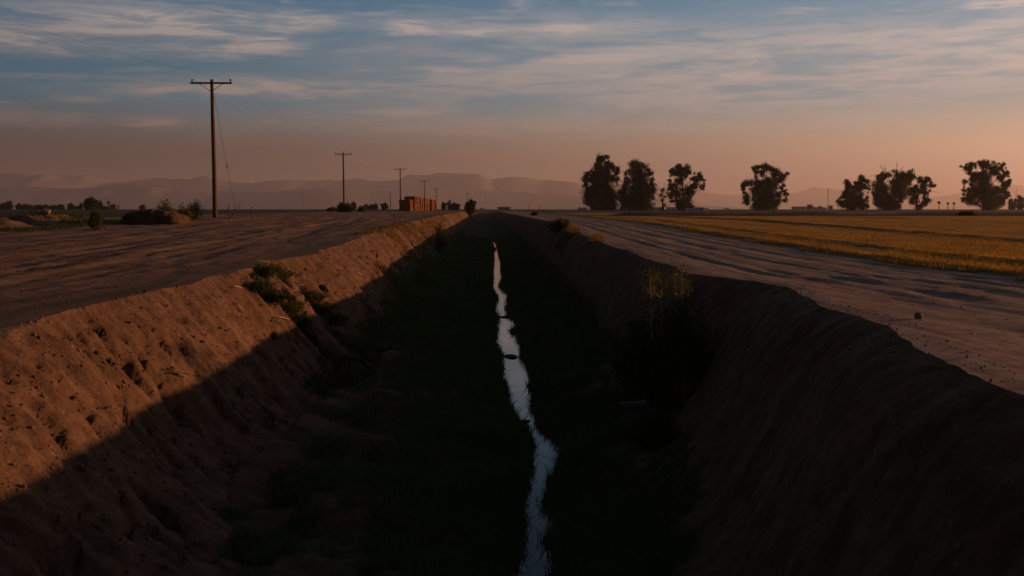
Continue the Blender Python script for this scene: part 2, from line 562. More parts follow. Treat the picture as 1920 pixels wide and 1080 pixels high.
M['clod'] = plain_mat('dry_clod', (.17, .105, .07), .97, .35, 3)
M['leaf'] = leaf_mat('gum_leaf', (.016, .025, .009), (.040, .052, .016), .2, .5)
M['leaf_far'] = leaf_mat('far_leaf', (.016, .026, .013), (.032, .042, .018), .1, .3)
M['shrub'] = leaf_mat('shrub_leaf', (.040, .060, .016), (.095, .115, .028), .3, 2)
M['weed'] = leaf_mat('weed_leaf', (.028, .045, .012), (.07, .085, .022), .3, 3)
M['ditchgrass'] = leaf_mat('ditch_grass_blade', (.040, .090, .022), (.105, .145, .045), .3, 1.2)
M['drygrass'] = leaf_mat('dry_grass_blade', (.10, .075, .022), (.20, .145, .04), .3, 3)
M['stubble'] = leaf_mat('stubble_blade', (.26, .160, .034), (.46, .295, .068), .3, .6)
M['wood'] = plain_mat('weathered_pole_wood', (.14, .075, .045), .85, .35, 4, stretch=(6, 6, .4))
M['bark'] = plain_mat('bark', (.10, .072, .055), .9, .35, 2, stretch=(3, 3, .5))
M['deadwood'] = plain_mat('dead_twig', (.20, .15, .11), .9, .3, 4)
M['wire'] = plain_mat('dark_wire', (.05, .045, .045), .6, .2, 4)
M['ceramic'] = plain_mat('insulator_ceramic', (.10, .06, .05), .3, .2, 4, spec=.5)
M['galv'] = plain_mat('grey_metal', (.45, .45, .46), .5, .15, 3, .3, .4)
M['hay'] = plain_mat('baled_hay', (.25, .092, .032), .95, .45, 3.5, stretch=(.6, 2.5, 3))
M['twine'] = plain_mat('bale_twine', (.45, .3, .15), .9, .2, 3)
M['white'] = plain_mat('white_paint', (.72, .72, .74), .6, .08, 1)
M['blue'] = plain_mat('blue_paint', (.04, .12, .42), .5, .1, 1)
M['roofm'] = plain_mat('dark_roof', (.10, .095, .10), .7, .2, 1)
M['glass'] = plain_mat('dark_glass', (.03, .035, .04), .15, .1, 1, spec=.5)
M['wallm'] = plain_mat('pale_wall', (.45, .42, .38), .8, .1, 1)
M['rubber'] = plain_mat('rubber', (.02, .02, .02), .8, .1, 2)
M['pipe'] = plain_mat('grey_pipe', (.12, .10, .085), .7, .3, 3)
M['straw'] = plain_mat('straw', (.50, .36, .18), .8, .2, 8)
M['mount'] = soil_mat('mountain_rock', (.34, .285, .27), (.37, .31, .29), (.40, .335, .31), (.002, .002, .002), 1.0, .95, 1.0)

# ------------------------------------------------------------------ ground sheets
rows = list(np.arange(-30, 2, 1.0)) + list(np.arange(2, 13, .06))
y = rows[-1]
while y < 275:
    y *= 1.0052; rows.append(y)
while y < 15500:
    y *= 1.03; rows.append(y)
rows = np.array(rows)
cl, cr, fxr = crest_l(rows), crest_r(rows), field_x(rows)


def spread(s0, g, total):
    o = [0.0]; s = s0
    while o[-1] < total:
        o.append(o[-1] + s); s *= g
    return np.array(o)


left_off = spread(.07, 1.021, 15000)[::-1]
right_off = spread(.09, 1.025, 15000)
ND, NR = 250, 80
XL = cl[:, None] - left_off[None, :]
XD = cl[:, None] + (cr - cl)[:, None] * np.linspace(0, 1, ND + 1)[None, :]
XR = cr[:, None] + (fxr - cr)[:, None] * np.linspace(0, 1, NR + 1)[None, :]
XF = fxr[:, None] + right_off[None, :]


def sheet(name, X, r0, r1, mat, zfix=0):
    Xs = X[r0:r1]; Ys = np.repeat(rows[r0:r1, None], X.shape[1], 1)
    Z = terrain(Xs, Ys)
    # edges shared by two sheets take the same height
    nr, nc = Xs.shape
    V = np.stack([Xs, Ys, Z], -1).reshape(-1, 3)
    i = np.arange(nr - 1)[:, None] * nc + np.arange(nc - 1)[None, :]
    Fc = np.stack([i, i + 1, i + nc + 1, i + nc], -1).reshape(-1, 4)
    me = fast_mesh(name, V, Fc)
    o = link(name, me, mat); o['kind'] = 'structure'
    return o


_base = terrain
_jy = np.concatenate([np.arange(-31, 60, .03), np.geomspace(60.02, 20000, 3000)])
_je = 1e-3
_ja = _base(crest_l(_jy) - _je, _jy) - _base(crest_l(_jy) + _je, _jy)
_jb = _base(crest_r(_jy) + _je, _jy) - _base(crest_r(_jy) - _je, _jy)


def terrain(x, Y):
    """the ground height with both sides of the ditch meeting at its crests"""
    x = np.asarray(x, float); Y = np.asarray(Y, float)
    x, Y = np.broadcast_arrays(x, Y)
    z = _base(x, Y)
    a, b = crest_l(Y), crest_r(Y)
    ina = np.clip(x - a, 0, 9); inb = np.clip(b - x, 0, 9)
    return z + np.where((x >= a) & (x <= b), np.interp(Y, _jy, _ja) * np.exp(-ina / .25) + np.interp(Y, _jy, _jb) * np.exp(-inb / .25), 0)


rend = int(np.searchsorted(rows, 262)) + 1
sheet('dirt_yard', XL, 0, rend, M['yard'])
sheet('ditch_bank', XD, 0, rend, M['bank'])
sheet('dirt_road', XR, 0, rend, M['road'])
sheet('stubble_field', XF, 0, rend, M['field'])
# the far farmland joins all four sheets
XA = np.concatenate([XL[:, :-1], XD[:, :-1:10], XR[:, :-1:8], XF], 1)
sheet('farmland', XA, rend - 1, len(rows), M['far'])

# water
wm, nt, b, out = new_mat('ditch_water')
b.inputs['Base Color'].default_value = (.012, .012, .010, 1)
b.inputs['Roughness'].default_value = .03; b.inputs['IOR'].default_value = 1.33
b.inputs['Specular IOR Level'].default_value = .5
g = nt.nodes.new('ShaderNodeNewGeometry')
nn = noise_node(nt, mapping(nt, g.outputs['Position'], (1, .6, 1)), 5, 3, .5)
bp = nt.nodes.new('ShaderNodeBump'); bp.inputs['Distance'].default_value = .003
nt.links.new(nn.outputs[0], bp.inputs['Height']); nt.links.new(bp.outputs[0], b.inputs['Normal'])
yy = np.concatenate([np.arange(4, 20, .25), np.arange(20, 100, 1.0)])
c_ = (wleft(yy) + wright(yy)) / 2; h_ = (wright(yy) - wleft(yy)) / 2 + .25
V = np.stack([np.stack([c_ - h_, yy, yy * 0 + WATER_Z - .004], -1), np.stack([c_ + h_, yy, yy * 0 + WATER_Z - .004], -1)], 1).reshape(-1, 3)
i = np.arange(len(yy) - 1)[:, None] * 2
wo = link('water', fast_mesh('water', V, np.concatenate([i, i + 1, i + 3, i + 2], 1)), wm); wo['kind'] = 'structure'

# ------------------------------------------------------------------ mountains
def mountains(name, prof, Y0, depth, seed, label):
    pxs = np.array([p[0] for p in prof], float); pys = np.array([p[1] for p in prof], float)
    n, m = 500, 34
    px = np.linspace(pxs[0], pxs[-1], n)
    top = np.interp(px, pxs, pys)
    d0 = ray(960, 392)
    X = np.array([W(float(a), 392, Y0).x for a in px])
    Ht = np.array([W(float(a), float(t), Y0).z for a, t in zip(px, top)])
    t = np.linspace(-1, 1, m)
    XX = np.repeat(X[:, None], m, 1); T = np.repeat(t[None], n, 0)
    YY = Y0 + T * depth + fbm(XX / 900, T * 0, 3, seed) * depth * .4
    env = np.clip(1 - np.abs(T), 0, 1) ** 1.15
    nz = fbm(XX / 520, YY / 520, 5, seed + 4, .55)
    rid = 1 - np.abs(fbm(XX / 330, YY / 330, 4, seed + 9, .5)) * 2.2
    Z = Ht[:, None] * env * np.minimum(.93 + .04 * rid + .10 * nz * (1 - env * .5), 1.03)
    Z[:, 0] = Z[:, -1] = -2
    V = np.stack([XX, YY, Z], -1).reshape(-1, 3)
    i = np.arange(n - 1)[:, None] * m + np.arange(m - 1)[None]
    Fc = np.stack([i, i + m, i + m + 1, i + 1], -1).reshape(-1, 4)
    o = link(name, fast_mesh(name, V, Fc, False), M['mount']); o['kind'] = 'structure'


mountains('mountain_range', [(-500, 335), (-300, 322), (-120, 328), (0, 320), (60, 321), (110, 322), (160, 322), (210, 336), (240, 333), (300, 329), (350, 330), (385, 325), (430, 333),
                        (480, 340), (540, 334), (600, 331), (640, 333), (672, 328), (690, 335), (720, 334), (745, 333), (765, 321), (800, 322), (850, 319), (900, 322),
                        (925, 332), (960, 327), (1000, 330), (1060, 336), (1120, 347), (1180, 358), (1250, 370), (1320, 385), (1400, 394)], 9800, 1300, 200, '')
mountains('far_mountains', [(900, 392), (1000, 372), (1120, 352), (1180, 352), (1250, 351), (1300, 356), (1340, 362), (1400, 366), (1480, 362), (1530, 346),
                        (1560, 350), (1600, 356), (1680, 362), (1740, 370), (1790, 362), (1850, 346), (1900, 343), (1960, 348), (2100, 356), (2400, 372)], 15500, 1200, 230, '')
mountains('foothills', [(-500, 348), (-200, 342), (0, 345), (120, 350), (240, 343), (330, 352), (450, 356), (600, 352), (700, 358), (820, 350), (950, 356), (1080, 366), (1250, 378),
                            (1400, 391)], 7600, 700, 260, '')

# ------------------------------------------------------------------ poles and wires
def pole(px, Y, H, arm, label, ref=None, transformer=False, guy=False, r0=.16):
    p = on(px, Y)
    root = empty('utility_pole', p, label, 'utility pole', 'wooden utility poles in a line beside the dirt yard')
    m = MB(); m.tube([(0, 0, -.4), (0.02, 0, H * .35), (0, 0, H * .7), (0, 0, H)], [r0 * 1.12, r0, r0 * .88, r0 * .74], 12); m.build('post', M['wood'], root, True)
    za = H - .28
    m = MB(); m.box((0, -r0 - .02, za), (arm, .11, .13)); m.build('crossarm', M['wood'], root)
    for s in (-1, 1):
        m = MB(); m.tube([(s * .02, -r0 - .09, za - .62), (s * arm * .29, -r0 - .09, za - .05)], .022, 6); m.build('brace', M['galv' if False else 'wood'], root)
        m = MB(); x = s * (arm / 2 - .13)
        m.tube([(x, -r0 - .02, za + .06), (x, -r0 - .02, za + .13), (x, -r0 - .02, za + .131), (x, -r0 - .02, za + .19), (x, -r0 - .02, za + .2), (x, -r0 - .02, za + .27), (x, -r0 - .02, za + .30)],
               [.018, .018, .07, .055, .075, .05, .02], 10)
        m.build('insulator', M['ceramic'], root, True)
    if transformer:
        m = MB(); m.tube([(.36, -.1, H - 2.1), (.36, -.1, H - 1.2), (.36, -.1, H - 1.15)], [.27, .27, .12], 14)
        m.box((.2, -.05, H - 1.6), (.2, .08, .5)); m.build('transformer', M['galv'], root, True)
    if guy:
        q = W(446, 401, Y - 1.5)
        q = Vector((q.x, q.y, gz(q.x, q.y))) - p
        a = Vector((.12, 0, H - 1.0)); pts = [a.lerp(q, t) + Vector((0, 0, -.35 * math.sin(math.pi * t))) for t in np.linspace(0, 1, 12)]
        m = MB(); m.tube(pts, .012, 6); k = pts[6]
        m.tube([k + Vector((-.01, 0, .18)), k + Vector((.01, 0, -.18))], .035, 8)
        m.build('guy_wire', M['wire'], root)
    ends = [p + Vector((s * (arm / 2 - .13), -r0 - .02, za + .29)) for s in (-1, 1)]
    return ends


def top_of(px, Y, py):
    g0 = on(px, Y); return W(px, py, Y).z - g0.z


E = []
for (px, Y, py, arm, lab, kw) in [
    (403, 75, 149, 3.05, 'tall wooden utility pole nearest the camera with a guy wire', dict(guy=True)),
    (645, 173, 286, 2.9, 'second utility pole, rising out of low green bushes', {}),
    (751, 238, 315, 2.9, 'third utility pole, standing behind the front end of the hay stack', {}),
    (796, 341, 338, 3.0, 'fourth utility pole, rising over the middle of the hay stack', {}),
    (818, 463, 353, 2.4, 'utility pole with a pale transformer behind the hay stack end', dict(transformer=True)),
    (877, 602, 362, 3.6, 'farthest small utility pole behind the round bushy tree', {})]:
    H = top_of(px, Y, py)
    E.append(pole(px, Y, H, arm, lab, **kw))


def wire(a, b, sag, label, r=.0042):
    pts = [a.lerp(b, t) + Vector((0, 0, -sag * 4 * t * (1 - t))) for t in np.linspace(0, 1, 28)]
    m = MB(); m.tube(pts, r, 5); o = m.build('power_line', M['wire'], None, True)
    tag(o, label, 'power line', 'power lines strung between the utility poles')


P0 = [Vector((-21.6, -45, 9.5)), Vector((-18.6, -45, 9.5))]
side = ('left', 'right')
for s in (0, 1):
    for tgt in (W(0, 68 if s == 0 else 41, 40),):
        a = P0[s].copy(); e = E[0][s]
        t = (40 - a.y) / (e.y - a.y)
    wire(P0[s], E[0][s], (1.8, 2.2)[s], 'power line over the far upper-left sky to the %s end of the nearest crossarm' % side[s])
names = ['first and second', 'second and third', 'third and fourth', 'fourth and fifth', 'fifth and last']
for k in range(5):
    for s in (0, 1):
        wire(E[k][s], E[k + 1][s], 1.3 if k else 1.1, 'faint power line on the %s arm ends between the %s pole' % (side[s], names[k]))

# ------------------------------------------------------------------ trees
def tree(name, cx0, cy0, k, Y, lobes, trunk, label, base_py, group=None, leaf=.38, dens=1.0, mat='leaf', bare=(), cat='tree', tr=.42, sub=12, squash=.95, forks=()):
    """lobes (cx, cy, r) are read off an enlarged crop of the photo whose origin is (cx0, cy0) at k pixels per pixel"""
    s = Y / F
    b = on(cx0 + trunk / k, Y)
    def wp(cx, cy):
        return W(cx0 + cx / k, cy0 + cy / k, Y)
    root = empty(name, b, label, cat, group)
    r = np.random.default_rng(int(abs(cx0 * 7 + lobes[0][0] * 13 + lobes[0][1])))
    C, RD, N = [], [], []
    width = (max(l[0] for l in lobes) - min(l[0] for l in lobes)) / k * s
    for l in lobes:
        p = wp(l[0], l[1]); rd = l[2] / k * s * 1.16
        off = abs(l[0] - trunk) / k * s
        dy = math.sqrt(max(0, (width * .5) ** 2 - off ** 2)) * .7
        den = l[3] if len(l) > 3 else 1
        c = Vector((p.x, Y + r.uniform(-dy, dy), p.z)) - b
        C.append(c); RD.append(rd * 1.0); N.append(int(max(30, 42 * dens * den * (rd / leaf) ** 2 * 1.0)))
    if len(C) > 6:
        C0 = list(C); R0 = list(RD)
        for i_, c in enumerate(C0):
            js = sorted(range(len(C0)), key=lambda j: (C0[j] - c).length)[1:4]
            for j in js:
                t_ = r.uniform(.35, .65)
                C.append(c.lerp(C0[j], t_) + Vector(r.normal(size=3)) * R0[i_] * .15); RD.append((R0[i_] + R0[j]) * .5 * r.uniform(.4, .75))
                N.append(int(max(12, 30 * dens * (RD[-1] / leaf) ** 2)))
        zmax = max(c.z for c in C0)
        if dens >= .9:
            for i_, c in enumerate(C0):
                if c.z < zmax * .66 and R0[i_] > leaf * 2.2:
                    t_ = r.uniform(.4, .7)
                    C.append(Vector((c.x * t_, c.y * t_, c.z * r.uniform(.7, 1.0)))); RD.append(R0[i_] * .8); N.append(int(20 * (R0[i_] * .8 / leaf) ** 2))
            for k_ in range(7):
                C.append(Vector((r.normal() * width * .12, r.normal() * width * .12, zmax * (.06 + .07 * k_)))); RD.append(width * .17); N.append(int(16 * (width * .17 / leaf) ** 2))
    V, Fc = leaf_cloud([tuple(c) for c in C], RD, N, leaf, squash, .35, r, sub, .5)
    V[:, 2] = np.maximum(V[:, 2], .05)
    link('crown', fast_mesh('crown', V, Fc, False), M[mat], root)
    m = MB()
    zt = max(c.z for c in C)
    tx = [Vector((0, 0, -.3)), Vector((r.uniform(-.2, .2), 0, zt * .15)), Vector((r.uniform(-.4, .4), r.uniform(-.3, .3), zt * .4)), Vector((r.uniform(-.5, .5), 0, zt * .65)), Vector((r.uniform(-.5, .5), 0, zt * .85))]
    m.tube(tx, [tr * 1.25, tr, tr * .75, tr * .45, tr * .15], 10)
    for c, rd in zip(C[:len(lobes)], RD):
        st = tx[0].lerp(tx[-1], min(.8, max(.06, (c.z - .55 * math.hypot(c.x, c.y)) / zt)))
        i_ = min(.8, max(.06, (c.z - .55 * math.hypot(c.x, c.y)) / zt))
        seg = i_ * .85
        # a point on the trunk
        st = Vector((0, 0, 0))
        for a, bb in zip(tx[:-1], tx[1:]):
            if a.z <= seg * zt <= bb.z:
                st = a.lerp(bb, (seg * zt - a.z) / (bb.z - a.z)); break
        mid = st.lerp(c, .5) + Vector((r.uniform(-.1, .1), r.uniform(-.1, .1), -.05)) * rd
        rr = max(.03, tr * .35 * (1 - .6 * i_))
        m.tube([st, mid, c], [rr, rr * .7, rr * .3], 6)
        for _ in range(4):
            q = c + Vector(r.normal(size=3)) * rd * .55
            m.tube([mid.lerp(c, .6), c.lerp(q, .5) + Vector((0, 0, .1 * rd)), q], [rr * .35, rr * .25, rr * .08], 4)
    for (pts, rad) in bare:
        pp = [wp(a, c_) - b for a, c_ in pts]
        for i_, p in enumerate(pp): p.y = 0.3 * i_
        m.tube(pp, [rad * (1 - .75 * i_ / max(1, len(pp) - 1)) for i_ in range(len(pp))], 5)
        for _ in range(5):
            a = pp[-2].lerp(pp[-1], r.uniform(0, 1)); L = (pp[-1] - pp[-2]).length * r.uniform(.35, .8)
            dd = ((pp[-1] - pp[-2]).normalized() + Vector(r.normal(size=3)) * .5).normalized()
            m.tube([a, a + dd * L * .5, a + dd * L + Vector((0, 0, .1))], [rad * .3, rad * .2, rad * .06], 4)
    m.build('trunk', M['bark'], root, True)
    return root


K4 = 1920 / 430
GT = 'gum trees standing apart along the far edge of the stubble field'
t1 = [(250, 122, 42, .8), (225, 128, 24), (295, 112, 26), (150, 245, 34), (205, 195, 30), (250, 185, 66), (330, 175, 45), (395, 205, 26), (385, 235, 22), (130, 290, 36), (200, 280, 76), (300, 280, 90), (375, 290, 34), (128, 345, 28), (140, 410, 34), (220, 400, 96), (330, 410, 96), (150, 480, 36), (190, 520, 50), (260, 500, 86), (350, 500, 66), (300, 545, 50)]
tree('gum_tree', 1070, 270, K4, 350, t1, 240, 'tallest gum tree, leftmost beside the ditch road, with a jagged pointed top', 396, GT)
t2 = [(545, 150, 46, .55), (575, 160, 40, .5), (515, 185, 42, .55), (625, 190, 46, .5), (465, 240, 30, .6), (565, 255, 88, .6), (655, 245, 40, .5), (690, 245, 20, .4), (470, 320, 52), (590, 350, 100), (690, 335, 30), (430, 400, 55), (450, 450, 66), (540, 450, 96), (655, 430, 74), (700, 390, 28), (450, 520, 56), (560, 520, 76), (645, 510, 50)]
tree('gum_tree', 1070, 270, K4, 352, t2, 560, 'broad gum tree with a thin see-through dome, touching the tallest one', 396, GT, dens=.9)
t3 = [(770, 385, 30, .5), (752, 425, 24, .5), (792, 440, 20, .5), (765, 470, 22, .6), (785, 510, 22, .6), (765, 540, 20, .8)]
tree('bare_tree', 1070, 270, K4, 350, t3, 772, 'small half dead tree with bare twigs between two gum trees', 396, None, dens=.7, tr=.3,
     bare=[([(772, 460), (755, 390), (735, 330)], .1), ([(772, 440), (780, 370), (790, 325)], .1), ([(772, 450), (800, 390), (806, 345)], .09), ([(772, 480), (735, 425), (700, 405)], .1), ([(772, 500), (740, 460), (705, 470)], .08), ([(772, 420), (745, 370), (715, 350)], .08)])
t4 = [(930, 180, 36), (955, 200, 32), (885, 195, 26), (835, 220, 24), (845, 250, 28), (915, 250, 52), (990, 228, 26), (848, 300, 20), (920, 310, 50), (1008, 290, 30), (1078, 248, 26), (1090, 275, 22), (1060, 300, 30), (1115, 302, 18), (1118, 352, 16), (1105, 375, 18), (1050, 350, 36), (1000, 375, 44), (850, 360, 30), (826, 345, 16), (838, 420, 36), (900, 400, 44), (1010, 430, 34), (995, 485, 26), (900, 480, 44), (940, 510, 46), (832, 475, 22), (925, 540, 44), (1000, 520, 14)]
tree('gum_tree', 1070, 270, K4, 350, t4, 935, 'gum tree with separate puffs of leaves reaching out to the right', 396, GT)
t5 = [(1660, 178, 34), (1625, 190, 30), (1600, 190, 30), (1548, 195, 26), (1535, 225, 20), (1575, 250, 32), (1690, 235, 50), (1745, 225, 28), (1815, 245, 20), (1790, 268, 28), (1755, 290, 36), (1480, 325, 42), (1438, 345, 24), (1450, 375, 22), (1555, 320, 46), (1630, 320, 60), (1700, 320, 50), (1570, 400, 70), (1680, 420, 86), (1775, 395, 26), (1815, 418, 18), (1480, 440, 34), (1500, 480, 36), (1590, 500, 76), (1700, 500, 70), (1770, 470, 24), (1470, 505, 14)]
tree('gum_tree', 1070, 270, K4, 350, t5, 1625, 'lone wide gum tree in the middle of the row with gaps on both sides', 396, GT)
t6 = [(552, 280, 26), (525, 290, 26), (590, 312, 26), (548, 325, 36), (462, 308, 28), (450, 340, 26), (602, 360, 28), (612, 375, 16), (520, 370, 56), (450, 360, 30), (415, 412, 32), (480, 430, 64), (565, 440, 40), (600, 445, 18), (368, 478, 22), (400, 500, 46), (480, 510, 66), (575, 500, 44), (605, 520, 22)]
tree('gum_tree', 1490, 270, K4, 350, t6, 500, 'short sloping gum tree right of a thin mast', 396, GT)
t7 = [(862, 220, 28, .25), (780, 262, 46, .7), (725, 275, 30, .7), (688, 268, 18, .6), (860, 262, 50, .8), (935, 250, 42), (995, 272, 28), (685, 345, 26), (740, 345, 66), (830, 345, 78), (925, 320, 52), (658, 405, 22), (700, 430, 48), (790, 440, 78), (880, 420, 52), (720, 500, 40), (810, 510, 66), (880, 520, 36)]
tree('gum_tree', 1490, 270, K4, 350, t7, 820, 'big gum tree with bare dead branches sticking out of its top', 396, GT,
     bare=[([(800, 330), (775, 240), (755, 175)], .14), ([(820, 330), (850, 230), (868, 162)], .14), ([(840, 320), (880, 230), (912, 188)], .12), ([(790, 280), (750, 215), (720, 180)], .1), ([(740, 320), (700, 275), (655, 262)], .1)])
t8 = [(1048, 290, 30), (1110, 288, 24), (1128, 300, 16), (1080, 335, 40, .8), (1145, 348, 26), (1178, 345, 13), (1010, 350, 24), (1020, 385, 36), (1085, 395, 40, .8), (960, 390, 34), (990, 445, 34, .7), (1090, 470, 30), (1105, 500, 26), (1070, 525, 28), (960, 480, 30, .7), (1120, 410, 18)]
tree('gum_tree', 1490, 270, K4, 352, t8, 1020, 'smaller gum tree with an open leaning crown beside the dead-topped one', 396, GT,
     bare=[([(1100, 400), (1170, 400), (1215, 405)], .07), ([(1140, 360), (1175, 335), (1190, 318)], .06)])
t9 = [(1430, 175, 28), (1410, 185, 16), (1450, 165, 18), (1538, 150, 20), (1560, 165, 18), (1640, 142, 26), (1625, 165, 26), (1708, 148, 20), (1752, 170, 22), (1590, 190, 36), (1500, 200, 36), (1640, 205, 50), (1715, 205, 28), (1780, 245, 16), (1735, 240, 26), (1425, 240, 26), (1500, 270, 52), (1590, 290, 70), (1690, 280, 46), (1800, 305, 22), (1785, 335, 26), (1745, 330, 28), (1435, 310, 26), (1398, 385, 20), (1500, 380, 72), (1610, 400, 84), (1710, 385, 46), (1398, 460, 28), (1470, 470, 50), (1570, 490, 76), (1690, 480, 56), (1770, 430, 26), (1765, 490, 24), (1720, 420, 34)]
tree('gum_tree', 1490, 270, K4, 345, t9, 1580, 'rightmost big gum tree with a ragged many-tufted top', 396, GT)
# mid and far trees (full photo pixels: k = 1)
def small(cx, Y, top, w, label, name='field_tree', cat='tree', group=None, base=394, leaf=None, mat='leaf_far', dens=1.0, dz=1, trk=.2):
    r = random.Random(int(cx * 31))
    h = base - top
    L = [(cx + r.uniform(-.1, .1) * w, top + h * .22, w * .26), (cx - w * .22, top + h * .42, w * .26), (cx + w * .24, top + h * .38, w * .25), (cx, top + h * .5, w * .34),
         (cx - w * .26, top + h * .7, w * .24), (cx + w * .24, top + h * .68, w * .26), (cx, top + h * .78, w * .28), (cx - w * .1, top + h * .92, w * .3)]
    for _ in range(3): L.append((cx + r.uniform(-.42, .42) * w, top + h * r.uniform(.15, .7), w * .15))
    return tree(name, 0, 0, 1, Y, L, cx, label, base, group, leaf or Y / F * 1.4, dens, mat, tr=trk, cat=cat, sub=5)


GL = 'dark orchard trees along the left horizon'
for i_, (cx, top, w, lab) in enumerate([
    (2, 380, 14, 'dark tree cut by the left edge of the view on the far horizon'),
    (14, 377, 22, 'tallest dark tree at the left end of the far tree row'),
    (35, 381, 14, 'slim dark tree right of the first gap in the far row'),
    (46, 383, 18, 'dark round tree in the far row, second after the first gap'),
    (58, 385, 16, 'low dark tree in the far row left of the white clod pile'),
    (71, 385, 18, 'low dark round tree in the far row above the left berm'),
    (86, 385, 18, 'low round tree in the far row just above the pale clod pile'),
    (100, 385, 17, 'low round tree right of the pale clod pile in the far row'),
    (114, 384, 18, 'round tree in the right half of the far dark tree row'),
    (132, 380, 14, 'pointed tree near the right end of the far tree row'),
    (142, 387, 16, 'lowest tree at the right end of the far tree row')]):
    small(cx, 620 + 13 * (i_ % 3), top, w, lab, group=GL, base=394)
small(152, 560, 378, 9, 'small round-headed tree on a bare stem left of the big dark clump', trk=.16)
small(170, 420, 369, 30, 'big dark clump tree on the left horizon beside a thin mast')
small(186, 500, 375, 16, 'dark tree directly left of the thin mast', )
small(198, 560, 387, 14, 'low dark tree right of the thin mast')
small(211, 900, 383, 16, 'pale hazy tree between two small palms on the left')
small(267, 700, 383, 14, 'hazy tree top showing over the dark earth mound')
small(663, 420, 376, 13, 'slim hazy tree just right of the second utility pole')
small(650, 420, 381, 10, 'small hazy tree behind the second utility pole')
for cx, Y, top, w, lab in [(686, 600, 381, 10, 'hazy tree left of three behind the yard'), (695, 600, 381, 11, 'hazy tree in the middle of three behind the yard'),
                           (704, 600, 380, 12, 'hazy tree right of three behind the yard'), (721, 560, 379, 15, 'lone round hazy tree left of the short bare pole'),
                           (832, 430, 377, 11, 'dark tree touching the far end of the hay stack'), (842, 430, 371, 9, 'slim pointed tree behind the hay stack end'),
                           (853, 425, 380, 20, 'low wide dark tree right of the pointed one'), (1519, 900, 383, 14, 'hazy bush tree left of the tall mast on the right horizon'),
                           (1538, 900, 385, 9, 'tiny hazy tree in the village left of the tall mast'), (1557, 900, 384, 9, 'tiny hazy tree just right of the tall mast'),
                           (1898, 560, 370, 18, 'grey tree left of the last tree at the right edge'), (1914, 560, 363, 20, 'grey tree at the right edge of the view')]:
    small(cx, Y, top, w, lab, name='horizon_tree')
small(882, 225, 370, 25, 'round bright green bushy tree at the far end of the ditch', name='bushy_tree', mat='shrub', dens=1.1, trk=.15, base=402)


def palm(cx, Y, top, label, base=394):
    b = on(cx, Y); H = W(cx, top, Y).z - b.z
    root = empty('palm_tree', b, label, 'palm', 'small fan palms on the horizon')
    m = MB(); m.tube([(0, 0, -.2), (.1, 0, H * .5), (0, 0, H * .86)], [.3, .24, .2], 8); m.build('trunk', M['bark'], root, True)
    r = np.random.default_rng(int(cx)); n = 420
    d = r.normal(size=(n, 3)); d /= np.linalg.norm(d, axis=1)[:, None]; d[:, 2] = d[:, 2] * .9 - .1
    P = np.array([0, 0, H * .84]) + d * H * .17 * r.uniform(.3, 1, (n, 1))
    V, Fc = leaves_at(P, H * .13, r, asp=.25)
    link('crown', fast_mesh('crown', V, Fc, False), M['leaf_far'], root)


palm(204, 520, 377, 'taller palm on the left horizon in front of a pale tree')
palm(222, 520, 384, 'shorter palm left of the dark earth mound')
for cx, lab in ((1760, 'left one of three tiny palms on the right horizon'), (1777, 'middle one of three tiny palms on the right horizon'), (1788, 'right one of three tiny palms on the right horizon')):
    palm(cx, 620, 377 if cx == 1760 else 379, lab)


# masts and thin posts
def mast(px, Y, top, label, name='radio_mast', r=.16, cross=True):
    b = on(px, Y); H = W(px, top, Y).z - b.z
    root = empty(name, b, label, 'mast' if cross else 'post')
    m = MB()
    if cross:
        w = r * 2.2
        for k in range(3):
            a = 2 * math.pi * k / 3
            m.tube([(w * math.cos(a), w * math.sin(a), -.2), (w * .35 * math.cos(a), w * .35 * math.sin(a), H)], r * .3, 5)
        n = 16
        for k in range(n):
            z0, z1 = H * k / n, H * (k + 1) / n; w0 = w * (1 - .65 * k / n); w1 = w * (1 - .65 * (k + 1) / n)
            for q in range(3):
                a, c = 2 * math.pi * q / 3, 2 * math.pi * (q + 1) / 3
                m.tube([(w0 * math.cos(a), w0 * math.sin(a), z0), (w1 * math.cos(c), w1 * math.sin(c), z1)], r * .15, 4)
        m.build('lattice', M['galv'], root)
        m = MB(); m.tube([(0, 0, H * .98), (0, 0, H * 1.05)], r * .2, 5); m.build('antenna', M['galv'], root)
    else:
        m.tube([(0, 0, -.3), (0, 0, H)], [r, r * .8], 8); m.build('post', M['wood'], root, True)
    return root


mast(190, 520, 358, 'thin radio mast rising from the dark trees on the left', r=.13)
mast(568, 520, 359, 'thin radio mast standing alone between the first and second poles', r=.11)
mast(910, 620, 359, 'thin radio mast right of the round bushy tree', r=.11)
mast(1552, 620, 353, 'dark tall mast left of the short sloping gum tree', r=.2)
mast(1904, 600, 353, 'thin mast between the grey trees at the right edge', r=.13)
mast(732, 330, 360, 'short bare wooden pole left of the hay stack', name='bare_pole', r=.15, cross=False)
for px, Y, top, lab in ((429, 60, 384, 'thin fence post beside the fallen branch'), (472, 72, 386, 'thin fence post right of the guy wire'), (541, 120, 389, 'thin fence post far right of the guy wire'),
                        (969, 520, 385, 'leftmost faint post on the horizon right of the long shed'), (991, 520, 383, 'darkest faint post on the horizon right of the long shed'), (1012, 560, 385, 'rightmost faint post on the horizon right of the long shed')):
    mast(px, Y, top, lab, name='fence_post', r=.035 if Y < 200 else .14, cross=False)

